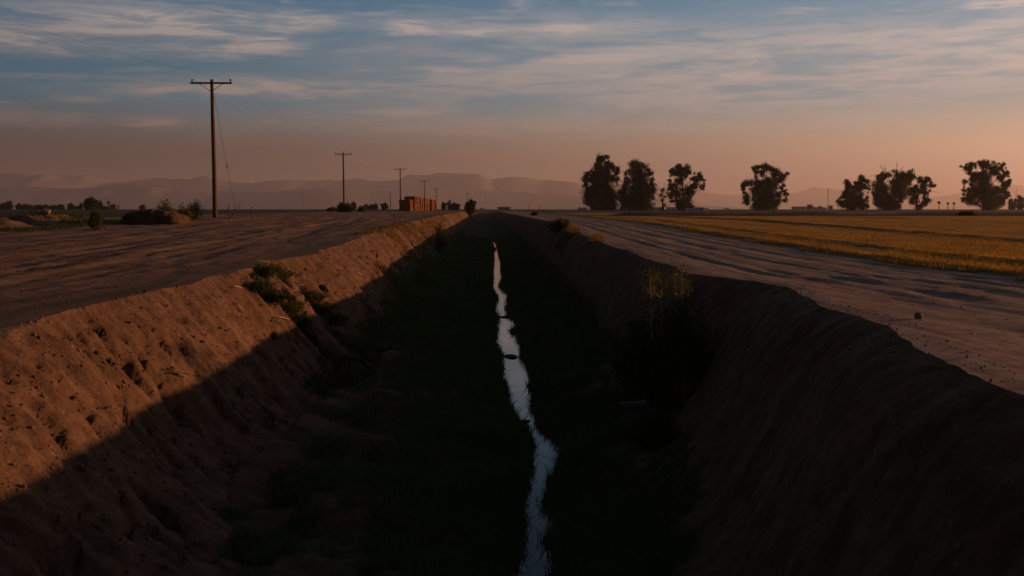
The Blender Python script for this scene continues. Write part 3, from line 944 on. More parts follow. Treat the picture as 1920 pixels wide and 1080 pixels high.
# ------------------------------------------------------------------ far buildings and trailers
def shed(px0, px1, Y, top, label, wall='wallm', roof='roofm', depth=9, name='farm_shed', door=True):
    a, c = W(px0, 392, Y), W(px1, 392, Y)
    w = c.x - a.x; b = on((px0 + px1) / 2, Y); H = W(px0, top, Y).z - b.z
    root = empty(name, b, label, 'shed')
    hw = H * .72
    m = MB(); m.box((0, depth / 2, hw / 2 - .2), (w, depth, hw + .4)); m.build('wall', M[wall], root)
    m = MB(); o = .35
    m.add([(-w / 2 - o, -o, hw), (w / 2 + o, -o, hw), (w / 2 + o, depth / 2, H), (-w / 2 - o, depth / 2, H), (w / 2 + o, depth + o, hw), (-w / 2 - o, depth + o, hw),
           (-w / 2 - o, -o, hw - .15), (w / 2 + o, -o, hw - .15), (w / 2 + o, depth + o, hw - .15), (-w / 2 - o, depth + o, hw - .15)],
          [(0, 1, 2, 3), (3, 2, 4, 5), (6, 7, 1, 0), (8, 9, 5, 4), (7, 8, 4, 2, 1), (9, 6, 0, 3, 5)])
    m.build('roof', M[roof], root)
    if door:
        m = MB(); m.box((w * .2, -.03, hw * .38), (w * .16, .05, hw * .76)); m.build('door', M['roofm'], root)
        for x in (-.3, -.05):
            m = MB(); m.box((w * x, -.03, hw * .55), (w * .08, .05, hw * .3)); m.build('window', M['glass'], root)
    return root


shed(934, 957, 560, 387.5, 'long low pale shed with a dark roof where the ditch meets the horizon')
shed(900, 903.5, 600, 389.5, 'tiny bright white hut left of two beside the bushy tree', 'white', 'white', 4, 'farm_hut', False)
shed(904.5, 907, 600, 389, 'tiny bright white hut right of two beside the bushy tree', 'white', 'white', 4, 'farm_hut', False)
shed(1490, 1512, 880, 387, 'hazy pale farm house left of the bushes on the right horizon')
shed(1526, 1536, 880, 388, 'hazy pale farm house in the bushes left of the tall mast')
shed(1545, 1550, 880, 388.5, 'tiny pale house at the foot of the tall mast')


def trailer(px0, px1, Y, top, label, blue=False, name='box_trailer'):
    a, c = W(px0, 392, Y), W(px1, 392, Y)
    w = c.x - a.x; b = on((px0 + px1) / 2, Y); H = W(px0, top, Y).z - b.z
    root = empty(name, b, label, 'trailer')
    z0 = min(1.0, H * .3)
    m = MB(); m.box((-w * .09 if blue else 0, 1.25, (H + z0) / 2), (w * .8 if blue else w, 2.5, H - z0)); m.build('body', M['white'], root)
    if blue:
        m = MB(); m.box((w * .405, 1.25, (H + z0) / 2 - .05), (w * .18, 2.46, H - z0)); m.build('end_panel', M['blue'], root)
    m = MB(); m.box((0, 1.25, z0 - .12), (w * .96, 1.2, .2)); m.build('chassis', M['roofm'], root)
    for x in (-.36, -.26, .3, .4):
        for y_ in (.15, 2.3):
            m = MB(); m.tube([(w * x, y_ - .12, .48), (w * x, y_ + .12, .48)], .48, 14); m.build('wheel', M['rubber'], root, True)


trailer(1084, 1101, 430, 389, 'pale box trailer showing left of the tallest gum tree')
trailer(1142, 1156, 430, 389, 'pale trailer glimpsed between the two leftmost gum trees')
trailer(1219, 1244, 430, 388.5, 'white trailer showing behind the half dead tree')
trailer(1251, 1266, 430, 388.5, 'white trailer behind the trunk of the puffy gum tree')
trailer(1290, 1319, 425, 388.5, 'white trailer with a bright blue end right of the puffy gum tree', True)


def farm_truck(px, Y, label):
    b = on(px, Y); root = empty('farm_truck', b, label, 'truck')
    m = MB(); m.box((.0, 1, .95), (5.0, 1.9, .6)); m.box((.5, 1, 1.55), (2.0, 1.75, .75), taper=.8); m.build('body', M['roofm'], root)
    m = MB(); m.box((.5, .1, 1.55), (1.3, .03, .4)); m.build('window', M['glass'], root)
    for x in (-1.6, 1.6):
        for y_ in (.1, 1.9):
            m = MB(); m.tube([(x, y_ - .1, .4), (x, y_ + .1, .4)], .4, 14); m.build('wheel', M['rubber'], root, True)


farm_truck(1324, 950, 'small dark farm truck parked right of the blue-ended trailer')
farm_truck(1363, 950, 'small dark farm truck alone left of the lone wide gum tree')

# ------------------------------------------------------------------ hay stack
def bale_mesh(seed, dx, dy, dz):
    r = np.random.default_rng(seed)
    nx, ny, nz = 5, 6, 4
    import bmesh
    bm = bmesh.new(); bmesh.ops.create_cube(bm, size=1)
    bmesh.ops.subdivide_edges(bm, edges=bm.edges[:], cuts=3, use_grid_fill=True)
    for v in bm.verts:
        e = sum(abs(abs(c) - .5) < 1e-4 for c in v.co)
        k = .97 if e == 2 else (.945 if e == 3 else 1.0)
        v.co = Vector((v.co.x * dx * k, v.co.y * dy * k, v.co.z * dz * k)) + Vector(r.normal(size=3)) * .022
    me = bpy.data.meshes.new('hay_bale'); bm.to_mesh(me); bm.free()
    me.materials.append(M['hay'])
    return me


def twine_mesh(dx, dy, dz):
    m = MB()
    for k in (-.3, 0, .3):
        x = k * dx; a, b = dy / 2 + .012, dz / 2 + .012
        m.tube([(x, -a, -b), (x, a, -b), (x, a, b), (x, -a, b), (x, -a, -b)], .012, 4)
    me = bpy.data.meshes.new('twine'); me.from_pydata(m.v, [], m.f); me.update(); me.materials.append(M['twine'])
    return me


BD = (1.2, 2.42, .83)
bales = [bale_mesh(300 + k, *BD) for k in range(6)]
layer = ('bottom', 'second', 'third', 'top')


def stack(x0, y0, ncol, nlay, where, grp, seed):
    r = random.Random(seed)
    yc = y0
    for c in range(ncol):
        jx = r.uniform(-.14, .14) + (.25 * math.sin(c * 2.1)); jl = nlay
        if where.startswith('long') and 5 < c and r.random() < .12: jl = nlay - 1
        if c % 2 == 0 and c: yc += r.choice([.1, .25, .6])
        for l in range(jl):
            for s in (0, 1):
                o = bpy.data.objects.new('hay_bale', r.choice(bales)); COL.objects.link(o)
                x = x0 + s * 1.21 + jx + r.uniform(-.05, .05)
                o.location = (x, yc + BD[1] / 2, stack_z + BD[2] * (l + .5) + .01)
                o.rotation_euler = (0, 0, r.uniform(-.02, .02) + (math.pi if r.random() < .5 else 0))
                row = 'ditch-side' if s else 'yard-side'
                tag(o, 'hay bale in the %s layer, %s row of the %s' % (layer[l], row, where), 'hay bale', grp)
        yc += BD[1] + .02
    return yc


stack_z = .60
xa = W(748, 392, 213).x + .6
stack_z = gz(xa, 215) - .05
stack(xa, 213, 2, 3, 'front block', 'bales in the short front block of the hay stack', 5)
xb = W(758, 392, 222).x + .6
y1 = stack(xb, 222, 24, 4, 'long stack', 'bales in the long main hay stack', 9)
stack(xb + .2, y1 + 9, 10, 4, 'rear block', 'bales in the separate rear block of the hay stack', 12)

# ------------------------------------------------------------------ mound of earth
def blob_mesh(name, nx, ny, fn, size, seed):
    X, Y_ = np.meshgrid(np.linspace(-1, 1, nx), np.linspace(-1, 1, ny))
    Z = fn(X, Y_)
    V = np.stack([X * size[0], Y_ * size[1], Z], -1).reshape(-1, 3)
    i = np.arange(ny - 1)[:, None] * nx + np.arange(nx - 1)[None]
    return fast_mesh(name, V, np.stack([i, i + 1, i + nx + 1, i + nx], -1).reshape(-1, 4))


def mound_fn(X, Y_):
    prof = np.interp(X, [-1, -.92, -.72, -.5, -.2, .1, .42, .68, .85, 1], [-.1, .0, .62, .86, .93, .9, .88, .72, .3, -.1])
    fall = np.clip(1 - np.abs(Y_) ** np.where(Y_ < 0, 7, 3), 0, 1)
    z = prof * fall * .93
    z = z + fbm(X * 5, Y_ * 3, 4, 300, .6) * .13 * (prof > .05) * fall + fbm(X * 16, Y_ * 9, 3, 310) * .05 * (prof > .05)
    return np.where(fall <= .01, -.3, z)


mp = on(277, 54)
mw = 132 / F * 54 / 2
o = link('earth_mound', blob_mesh('earth_mound', 140, 90, mound_fn, (mw, 1.9), 1), M['mound'], None, (mp.x, 55.5, mp.z - .08))
tag(o, 'flat-topped dark earth mound in front of the green shrubs', 'earth mound')

# ------------------------------------------------------------------ shrubs and weeds
def shrub(px, Y, top, wpx, label, name='shrub', mat='shrub', leaf=.09, dens=1.0, base=None, loc=None, hw=None, spiky=.5, group=None, n=None):
    b = loc if loc is not None else on(px, Y)
    if hw: H, w = hw
    else:
        H = W(px, top, Y).z - b.z; w = wpx / F * Y
    r = np.random.default_rng(int(abs(px * 3 + Y * 17)) + 1)
    root = empty(name, b, label, 'shrub', group)
    m = MB(); P = []
    ns = n or int(26 + 10 * w / max(H, .1))
    for k in range(ns):
        a = r.uniform(0, 2 * math.pi); rad = w * .5 * r.uniform(0, 1) ** .6
        x, y_ = math.cos(a) * rad, math.sin(a) * rad * .8
        h = H * r.uniform(.6, 1.05) * (1 - .45 * (rad / (w * .5)) ** 2)
        lean = Vector((x, y_, 0)) * r.uniform(.0, .25) + Vector((r.uniform(-.1, .1), r.uniform(-.1, .1), 0)) * h
        p0 = Vector((x * .55, y_ * .55, -.05)); p2 = Vector((x, y_, h)) + lean * spiky; p1 = p0.lerp(p2, .5) + Vector((r.uniform(-.05, .05), r.uniform(-.05, .05), 0)) * h
        m.tube([p0, p1, p2], [.012 + .006 * H, .009, .003], 4, False)
        q = int(46 * dens)
        t = r.uniform(.12, 1.0, q) ** .8
        for tt in t:
            c = p0.lerp(p1, tt * 2) if tt < .5 else p1.lerp(p2, tt * 2 - 1)
            P.append(c + Vector(r.normal(size=3)) * (leaf * 1.3 * (1.15 - tt * .7)))
    m.build('stem', M['deadwood'], root)
    V, Fc = leaves_at(np.array([tuple(p) for p in P]), leaf, r, asp=.4)
    link('foliage', fast_mesh('foliage', V, Fc, False), M[mat], root)
    return root


shrub(180, 46, 381, 18, 'tall narrow shrub with yellow tips standing alone on the left berm', leaf=.10, mat='shrub')
GS = 'green shrubs beside the earth mound'
shrub(310, 64, 373, 36, 'bushy green shrub rising just behind the earth mound', leaf=.12, group=GS)
shrub(347, 60, 380, 30, 'bright green feathery shrub at the right foot of the mound', leaf=.10, group=GS, spiky=1)
shrub(366, 66, 374, 26, 'darker shrub behind the feathery one nearest the tall pole', leaf=.12, mat='weed', group=GS)
shrub(640, 165, 380, 10, 'dark bush hugging the foot of the second pole', leaf=.25, group='bushes at the second pole')
shrub(653, 165, 379, 16, 'lighter bush right of the second pole foot', leaf=.25, group='bushes at the second pole')
shrub(679, 165, 387, 10, 'small round bush right of the second pole', leaf=.22)
shrub(625, 190, 391, 22, 'low flat green bush left of the second pole', leaf=.25)
shrub(1050, 52, 409, 46, 'dark spreading roadside bush at the right edge of the ditch', leaf=.09, dens=1.6)
shrub(826, 62, 400, 26, 'yellow-green weed clump on the far left crest of the ditch', mat='weed', leaf=.10, dens=1.2)
shrub(1803, 104, 398.5, 5, 'left one of three dark tufts on the field bank', mat='leaf_far', leaf=.14, group='dark tufts on the bank across the field')
shrub(1812, 104, 397.5, 6, 'middle one of three dark tufts on the field bank', mat='leaf_far', leaf=.14, group='dark tufts on the bank across the field')
shrub(1823, 104, 398, 6, 'right one of three dark tufts on the field bank', mat='leaf_far', leaf=.14, group='dark tufts on the bank across the field')
shrub(1001, 118, 400, 7, 'small dark tuft where the far stubble strip meets the road', mat='leaf_far', leaf=.14)
# weeds in the gully
def bank_pt(px, Y):
    p = W(px, 540, Y); return Vector((p.x, Y, gz(p.x, Y)))


def bank_hit(px, py):
    """first point of the ground under a photo pixel"""
    d = ray(px, py); ts = np.geomspace(4, 120, 2500)
    X = d.x * ts; Y_ = d.y * ts; Z = HC + d.z * ts
    T = terrain(X, Y_); k = int(np.argmax(Z < T))
    return Vector((X[k], Y_[k], T[k]))


GW = 'green weeds growing in the gully of the left bank'
for k, (px, py, h, w, lab) in enumerate([
    (497, 512, .30, .8, 'topmost green weed clump at the head of the left gully'), (522, 520, .34, .9, 'bushy green weed clump just below the left crest notch'),
    (480, 545, .26, .7, 'weed clump on the near lip of the left gully'), (508, 562, .28, .7, 'second weed clump down the near lip of the left gully'),
    (535, 582, .30, .8, 'weed clump below the broken rocks in the left gully'), (558, 606, .30, .8, 'lowest weed clump on the near side of the left gully'),
    (580, 560, .30, .8, 'upper weed clump on the far side of the left gully'), (600, 582, .34, .9, 'green weed clump halfway down the far side of the gully'),
    (622, 606, .30, .8, 'lowest weed clump on the far side of the left gully')]):
    p = bank_hit(px, py)
    shrub(px, p.y, 0, 0, lab, name='weed', mat='weed', leaf=.05, dens=.8, loc=p, hw=(h * .5, w * .8), spiky=1.6, group=GW, n=34)
# the tall weeds in the alcove of the right bank
p = bank_hit(1262, 640)
al = Vector((p.x, 15.2, gz(2.95, 15.2)))
def alc(px, Y): 
    q = W(px, 600, Y); return Vector((q.x, Y, gz(q.x, Y)))
def to_h(px, Y, top): return W(px, top, Y).z - alc(px, Y).z
shrub(1243, 15.0, 0, 0, 'dense dark leafy shrub filling the hollow of the right bank', name='alcove_shrub', mat='shrub', leaf=.065, dens=2.4, loc=alc(1243, 15.0), hw=(to_h(1243, 15, 552), 1.0), n=60)
shrub(1290, 14.6, 0, 0, 'rounded shrub against the right bank hollow with green top', name='alcove_shrub', mat='shrub', leaf=.065, dens=2.2, loc=alc(1290, 14.6), hw=(to_h(1290, 14.6, 548), .8), n=44)
shrub(1200, 16.0, 0, 0, 'low dark shrub at the left foot of the right bank hollow', name='alcove_shrub', mat='shrub', leaf=.08, dens=2.6, loc=alc(1205, 16.0), hw=(to_h(1205, 16, 590), .9), n=40)


def tall_weed(px, Y, top, label):
    b = alc(px, Y); H = W(px, top, Y).z - b.z
    r = np.random.default_rng(px); root = empty('tall_weed', b, label, 'weed', 'tall stalks above the shrub in the right bank hollow')
    m = MB(); p = [Vector((.04, 0, H * .5)), Vector((.02, 0, H * .72)), Vector((.0, .02, H))]
    m.tube(p, [.010, .009, .004], 6); P = []
    for k in range(26):
        z = H * r.uniform(.68, 1.0); a = r.uniform(0, 6.28); L = r.uniform(.06, .20)
        q = Vector((math.cos(a) * L, math.sin(a) * L, z + r.uniform(.0, .1)))
        m.tube([Vector((.01, 0, z - .05)), q], [.005, .002], 4, False)
        for _ in range(16): P.append(tuple(q + Vector(r.normal(size=3)) * .035))
    m.build('stalk', M['straw'], root)
    V, Fc = leaves_at(np.array(P), .035, r, asp=.4); link('foliage', fast_mesh('foliage', V, Fc, False), M['shrub'], root)


tall_weed(1218, 15.0, 506, 'leftmost tall sunlit weed stalk over the right bank shrub')
tall_weed(1224, 15.3, 512, 'pale branching stalk next to the leftmost tall weed')
tall_weed(1238, 14.9, 520, 'shorter golden stalk in the middle over the right bank shrub')
tall_weed(1265, 14.8, 502, 'tall straight bare stalk with a leafy head over the right shrub')
tall_weed(1277, 14.8, 504, 'rightmost tall weed stalk over the right bank shrub')

shrub(1235, 12.5, 0, 0, 'dark weed clump where the drain pipe enters the right bank', name='weed', mat='weed', leaf=.05, dens=2.2, loc=alc(1228, 12.5), hw=(.42, .7), n=40)

# ------------------------------------------------------------------ grass masses
def scatter(n, y0, y1, xa, xb, keep=None, r=rng, power=1.0):
    """random ground points, denser towards the viewer"""
    Y_ = y0 * (y1 / y0) ** (r.uniform(0, 1, n) ** power)
    u = r.uniform(0, 1, n)
    a = xa(Y_); b_ = xb(Y_)
    X = a + (b_ - a) * u
    Z = terrain(X, Y_)
    P = np.stack([X, Y_, Z], 1)
    if keep is not None: P = P[keep(P)]
    return P


P = scatter(150000, 5, 110, lambda Y: crest_l(Y) + 1.3, lambda Y: crest_r(Y) - 1.0,
            lambda P: (P[:, 2] < -1.80 + .65 * sstep(14, 30, P[:, 1]) + .5 * fbm(P[:, 0] * 1.5, P[:, 1] * 1.2, 3, 400)) & ((P[:, 0] < wleft(P[:, 1]) - .025) | (P[:, 0] > wright(P[:, 1]) + .025)))
tag(blade_object('ditch_grass', P, .09 + .09 * np.clip((-1.7 + .65 * sstep(14, 30, P[:, 1]) - P[:, 2]) * 2.5, 0, 1) * (1 + fbm(P[:, 0] * .8, P[:, 1] * .8, 3, 410)), .013, M['ditchgrass'], 1.2), 'dark green grass and weeds covering the ditch floor', 'grass', kind='stuff')
# overhanging sprigs at the water edge
P1 = scatter(1500, 8.5, 60, lambda Y: wleft(Y) - .07, lambda Y: wleft(Y) + .03, lambda P: fbm(P[:, 1] * 1.2, P[:, 0] * 0, 3, 404) > -.05)
P2 = scatter(1700, 8.5, 60, lambda Y: wright(Y) - .04, lambda Y: wright(Y) + .07, lambda P: fbm(P[:, 1] * 1.2, P[:, 0] * 0, 3, 407) > -.1)
P = np.concatenate([P1, P2]); P[:, 2] = np.maximum(P[:, 2], WATER_Z - .02)
tag(blade_object('waterside_weeds', P, .13, .006, M['ditchgrass'], 1.8), 'fine dark weeds hanging over both edges of the water', 'weeds', kind='stuff')
# dry grass tufts on both crests and banks, far part
P = scatter(26000, 30, 200, lambda Y: crest_l(Y) - .6, lambda Y: crest_l(Y) + 1.7, lambda P: fbm(P[:, 0] * .8, P[:, 1] * .25, 3, 420) > .12)
tag(blade_object('dry_grass', P, .13, .03, M['drygrass'], .8), 'sparse dry grass on the far part of the left bank', 'grass', kind='stuff')
P = scatter(9000, 32, 50, lambda Y: crest_r(Y) - .8, lambda Y: crest_r(Y) + .1, lambda P: fbm(P[:, 0] * .8, P[:, 1] * .35, 3, 430) > .1)
tag(blade_object('bank_grass', P, .26, .012, M['drygrass'], .7), 'yellow sunlit grass tips on the right bank below the roadside bush', 'grass', kind='stuff')
# grass trailing down the gully
P = scatter(60000, 16.5, 22.5, lambda Y: crest_l(Y) + .1, lambda Y: crest_l(Y) + 2.2,
            lambda P: (np.minimum(np.abs(P[:, 1] - (20.5 - (P[:, 0] - crest_l(P[:, 1])) * .35) + .15), np.abs(P[:, 1] - (18.3 - (P[:, 0] - crest_l(P[:, 1])) * .25))) < .16 + .25 * fbm(P[:, 0] * 3, P[:, 1] * 3, 3, 460)))
tag(blade_object('gully_grass', P, .10, .012, M['weed'], .9), 'green grass trailing down the gully of the left bank', 'grass', kind='stuff')
# tufts on the lower left bank and along the right bank
P = scatter(40000, 12, 60, lambda Y: crest_l(Y) + 1.1, lambda Y: crest_l(Y) + 2.4, lambda P: fbm(P[:, 0] * 1.6, P[:, 1] * .9, 4, 470, .6) > .16)
tag(blade_object('bank_weeds', P, .08, .011, M['weed'], 1.2), 'thin low weeds on the lower part of the left bank', 'weeds', kind='stuff')
# ragged weedy margin of the field
P = scatter(9000, 11, 90, lambda Y: field_x(Y) - .35, lambda Y: field_x(Y) + .2, lambda P: fbm(P[:, 0] * 1.5, P[:, 1] * .6, 3, 490) > 0)
tag(blade_object('margin_grass', P, .10, .013, M['drygrass'], 1.0), 'dry ragged grass along the field margin', 'grass', kind='stuff')
# stubble
P = scatter(230000, 11, 96, lambda Y: field_x(Y) + .02, lambda Y: field_x(Y) + .4 + Y * .62, None, power=.8)
dens = fbm(P[:, 0] * .9, P[:, 1] * .35, 3, 440)
ok = dens > -.42
P = P[ok]
tag(blade_object('stubble', P, .062 + .02 * dens[ok], .011, M['stubble'], .7), 'golden cut stubble covering the field beside the dirt road', 'stubble', kind='stuff')
# weeds on the spoil bank
P = scatter(26000, 30, 64, lambda Y: Y * 0 - 30, lambda Y: Y * 0 - 19.5, lambda P: fbm(P[:, 0] * .5, P[:, 1] * .4, 3, 450) > -.05)
tag(blade_object('berm_weeds', P, .2, .03, M['weed'], .7), 'patchy green weeds at the foot of the left berm', 'weeds', kind='stuff')

# ------------------------------------------------------------------ clods, stones, litter
def rock_mesh(name, seed, mat):
    import bmesh
    bm = bmesh.new(); bmesh.ops.create_icosphere(bm, subdivisions=3, radius=1)
    r = np.random.default_rng(seed)
    pl = [(Vector(r.normal(size=3)).normalized(), r.uniform(.5, .85)) for _ in range(9)]
    for v in bm.verts:
        for n_, d in pl:
            k = v.co.dot(n_)
            if k > d: v.co -= n_ * (k - d) * .9
        v.co *= 1 + r.uniform(-.03, .03)
    me = bpy.data.meshes.new(name); bm.to_mesh(me); bm.free(); me.materials.append(mat)
    return me


def rock(name, p, s, seed, label, mat='stone', rz=0, cat='rock', group=None):
    o = bpy.data.objects.new(name, rock_mesh(name, seed, M[mat])); COL.objects.link(o)
    o.location = p; o.scale = s; o.rotation_euler = (0, 0, rz)
    tag(o, label, cat, group)


p = bank_hit(1722, 598); rock('stone', p + Vector((0, 0, .022)), (.038, .034, .055), 1, 'small upright stone alone on the dirt road at the right')
GG = 'broken clods in the left gully'
p = bank_hit(553, 572); rock('broken_clod', p + Vector((0, 0, .08)), (.24, .2, .17), 2, 'largest broken clod in the left gully among weeds', 'clod', .4, 'clod', GG)
p = bank_hit(537, 557); rock('broken_clod', p + Vector((0, 0, .05)), (.15, .15, .12), 3, 'pointed clod above the largest one in the left gully', 'clod', 1.4, 'clod', GG)
p = bank_hit(611, 545); rock('broken_clod', p + Vector((0, 0, .05)), (.10, .10, .12), 4, 'clod on the far shoulder of the left gully', 'clod', 2, 'clod', GG)
p = bank_hit(85, 402); rock('pale_clod', p + Vector((0, 0, .1)), (.3, .25, .25), 6, 'pale clod on top of the left berm', 'stone', 0, 'clod')
p = bank_hit(957, 679); rock('floating_clump', Vector((p.x, p.y, WATER_Z)), (.16, .28, .05), 7, 'dark clump of weed breaking the water surface', 'leaf_far', 0, 'clump')
for k_, (cx_, cy_, sx_, sy_, lb_) in enumerate([(962, 624, .10, .22, 'dark weed spit reaching into the water from the right, upper one'), (950, 595, .08, .3, 'small dark weed clump narrowing the far part of the water'),
                                  (985, 790, .07, .10, 'small dark weed clump at the narrow bend of the water')]):
    p = Wz(cx_, cy_, WATER_Z); rock('floating_clump', p, (sx_, sy_, .04), 60 + k_, lb_, 'leaf_far', k_, 'clump')
p = bank_hit(927, 468); rock('pale_rock', p + Vector((0, 0, .06)), (.16, .16, .15), 8, 'small pale rock where the water ends', 'stone')
p = bank_hit(913, 424); rock('white_rock', p + Vector((0, 0, .08)), (.14, .14, .12), 9, 'tiny white rock far up the ditch', 'white')
# clods as one uncountable mass
protos = []
import bmesh as _bm
b_ = _bm.new(); _bm.ops.create_icosphere(b_, subdivisions=1, radius=1)
pv = np.array([tuple(v.co) for v in b_.verts]); pf = np.array([[v.index for v in f.verts] for f in b_.faces]); b_.free()


def clods(name, P, smin, smax, mat, label):
    n = len(P)
    s = smin * (smax / smin) ** (rng.uniform(0, 1, n) ** 2.5)
    V = pv[None] * (1 + rng.uniform(-.35, .35, (n, len(pv), 1))) * s[:, None, None] * rng.uniform(.6, 1.2, (n, 1, 3))
    V = V + P[:, None, :] + np.array([0, 0, 1])[None, None] * (s * .3)[:, None, None]
    Fc = (pf[None] + (np.arange(n) * len(pv))[:, None, None]).reshape(-1, 3)
    tag(link(name, fast_mesh(name, V.reshape(-1, 3), Fc, False), M[mat]), label, 'clods', kind='stuff')


Pa = scatter(5200, 5, 60, lambda Y: crest_l(Y) - .15, lambda Y: crest_l(Y) + 1.9)
clods('bank_clods', Pa, .006, .026, 'clod', 'small dry clods strewn over the left bank')
Pb = scatter(2600, 5, 60, lambda Y: crest_r(Y) - 1.5, lambda Y: crest_r(Y) + .3)
clods('crest_clods', Pb, .004, .013, 'clod', 'small dry clods along the right crest')
Pc = scatter(1500, 9, 90, lambda Y: crest_l(Y) - .5 - Y * .45, lambda Y: crest_l(Y) - .1)
clods('yard_clods', Pc, .005, .018, 'clod', 'scattered small clods on the dirt yard')
Pd = scatter(600, 7, 60, lambda Y: crest_r(Y) + .1, lambda Y: field_x(Y))
clods('road_gravel', Pd, .004, .013, 'stone', 'scattered gravel on the right dirt road')


def stick(a, b, r, name, label, mat='straw', cat='stick', lift=.03):
    A, B = bank_hit(*a), bank_hit(*b)
    m = MB(); md = A.lerp(B, .5) + Vector((0, 0, .01))
    m.tube([A + Vector((0, 0, lift)), md + Vector((0, 0, lift)), B + Vector((0, 0, lift))], [r, r, r * .6], 6)
    o = m.build(name, M[mat], None, True); tag(o, label, cat)


stick((514, 599), (543, 603), .007, 'straw_stem', 'pale straw stem lying on the left bank below the weeds', cat='straw')
stick((437, 542), (452, 543), .012, 'straw_stem', 'short pale straw near the left crest', cat='straw')
stick((669, 512), (680, 520), .013, 'stick', 'short pale stick on the lit bank beyond the gully')
stick((312, 700), (352, 718), .012, 'root', 'dead root sticking out of the middle of the near left bank', 'deadwood', 'root', .05)
stick((322, 708), (362, 712), .007, 'root', 'thin crossing dead root beside the bigger one on the near left bank', 'deadwood', 'root', .06)
# fallen branch by the guy wire
A = W(428, 392, 66); B = W(458, 375, 66); A.z = gz(A.x, 66)
m = MB(); m.tube([A, A.lerp(B, .55) + Vector((0, 0, -.05)), B], [.035, .025, .01], 6); m.tube([A.lerp(B, .6), B + Vector((-.25, 0, .12))], [.015, .006], 5)
tag(m.build('fallen_branch', M['deadwood'], None, True), 'bare fallen branch slanting up across the guy wire', 'branch')
# drain pipe sticking out of the right bank
p = W(1161, 762, 12.2)
pr = empty('drain_pipe', p, 'pale drain pipe sticking out of the dark right bank', 'pipe')
m = MB(); L = .34; n = 20
ring = lambda x, r_: [(x, math.cos(2 * math.pi * k / n) * r_, math.sin(2 * math.pi * k / n) * r_) for k in range(n)]
vs = ring(0, .055) + ring(L, .055) + ring(0, .047) + ring(L, .047)
fs = []
for k in range(n):
    j = (k + 1) % n
    fs += [(k, j, n + j, n + k), (2 * n + j, 2 * n + k, 3 * n + k, 3 * n + j), (j, k, 2 * n + k, 2 * n + j)]
m.add(vs, fs); po = m.build('tube', M['pipe'], pr, True); pr.rotation_euler = (0, R(-3), R(3))

# ------------------------------------------------------------------ haze
hz = MB(); hz.box((0, 0, 201), (36000, 36000, 412)); ho = hz.build('haze', None); ho['kind'] = 'stuff'
tag(ho, 'warm dusty evening haze over the whole plain', 'haze')
hm = bpy.data.materials.new('haze_air'); hm.use_nodes = True; nt = hm.node_tree
for n_ in list(nt.nodes): nt.nodes.remove(n_)
out = nt.nodes.new('ShaderNodeOutputMaterial'); pvn = nt.nodes.new('ShaderNodeVolumePrincipled')
HAZE_D = 1.15e-4
pvn.inputs['Density'].default_value = HAZE_D; pvn.inputs['Color'].default_value = (.80, .70, .69, 1); pvn.inputs['Anisotropy'].default_value = .5
nt.links.new(pvn.outputs[0], out.inputs['Volume']); ho.data.materials.append(hm)

# ------------------------------------------------------------------ light and sky
sd = bpy.data.lights.new('sun', 'SUN'); so = bpy.data.objects.new('sun', sd); COL.objects.link(so)
sd.energy = 4.5; sd.angle = R(.6); sd.color = (1, .47, .21)
dvec = Vector((math.sin(SUN_AZ) * math.cos(SUN_EL), math.cos(SUN_AZ) * math.cos(SUN_EL), math.sin(SUN_EL)))
so.rotation_euler = dvec.to_track_quat('Z', 'Y').to_euler(); so.location = dvec * 200

w = bpy.data.worlds.new('World'); sc.world = w; w.use_nodes = True; nt = w.node_tree
for n_ in list(nt.nodes): nt.nodes.remove(n_)
out = nt.nodes.new('ShaderNodeOutputWorld'); bg = nt.nodes.new('ShaderNodeBackground'); nt.links.new(bg.outputs[0], out.inputs[0])
sky = nt.nodes.new('ShaderNodeTexSky'); sky.sky_type = 'NISHITA'; sky.sun_disc = False
sky.sun_elevation = SUN_EL; sky.sun_rotation = SUN_AZ; sky.air_density = 1.3; sky.dust_density = 2.5; sky.ozone_density = 1.5
tc = nt.nodes.new('ShaderNodeTexCoord'); sp = nt.nodes.new('ShaderNodeSeparateXYZ'); nt.links.new(tc.outputs['Generated'], sp.inputs[0])
az = mth(nt, 'MULTIPLY', mth(nt, 'ARCTAN2', sp.outputs[0], sp.outputs[1]), 180 / math.pi)      # degrees right of the ditch
el = mth(nt, 'MULTIPLY', mth(nt, 'ARCSINE', sp.outputs[2]), 180 / math.pi)
cb = nt.nodes.new('ShaderNodeCombineXYZ'); nt.links.new(az, cb.inputs[0]); nt.links.new(el, cb.inputs[1]); P_ = cb.outputs[0]


def cloud_patch(caz, cel, saz, sel, rot, amp):
    """soft elliptical area of the sky, in degrees"""
    v = nt.nodes.new('ShaderNodeVectorMath'); v.operation = 'SUBTRACT'; nt.links.new(P_, v.inputs[0]); v.inputs[1].default_value = (caz, cel, 0)
    mp_ = nt.nodes.new('ShaderNodeMapping'); mp_.vector_type = 'TEXTURE'
    mp_.inputs['Rotation'].default_value = (0, 0, R(rot)); mp_.inputs['Scale'].default_value = (saz, sel, 1)
    nt.links.new(v.outputs[0], mp_.inputs['Vector'])
    l = nt.nodes.new('ShaderNodeVectorMath'); l.operation = 'LENGTH'; nt.links.new(mp_.outputs[0], l.inputs[0])
    return mrange(nt, l.outputs['Value'], 0, 1, amp, 0)


def pp(px, py): return (math.degrees(math.atan((px - 905) / F)), math.degrees(math.atan((392 - py) / F)))


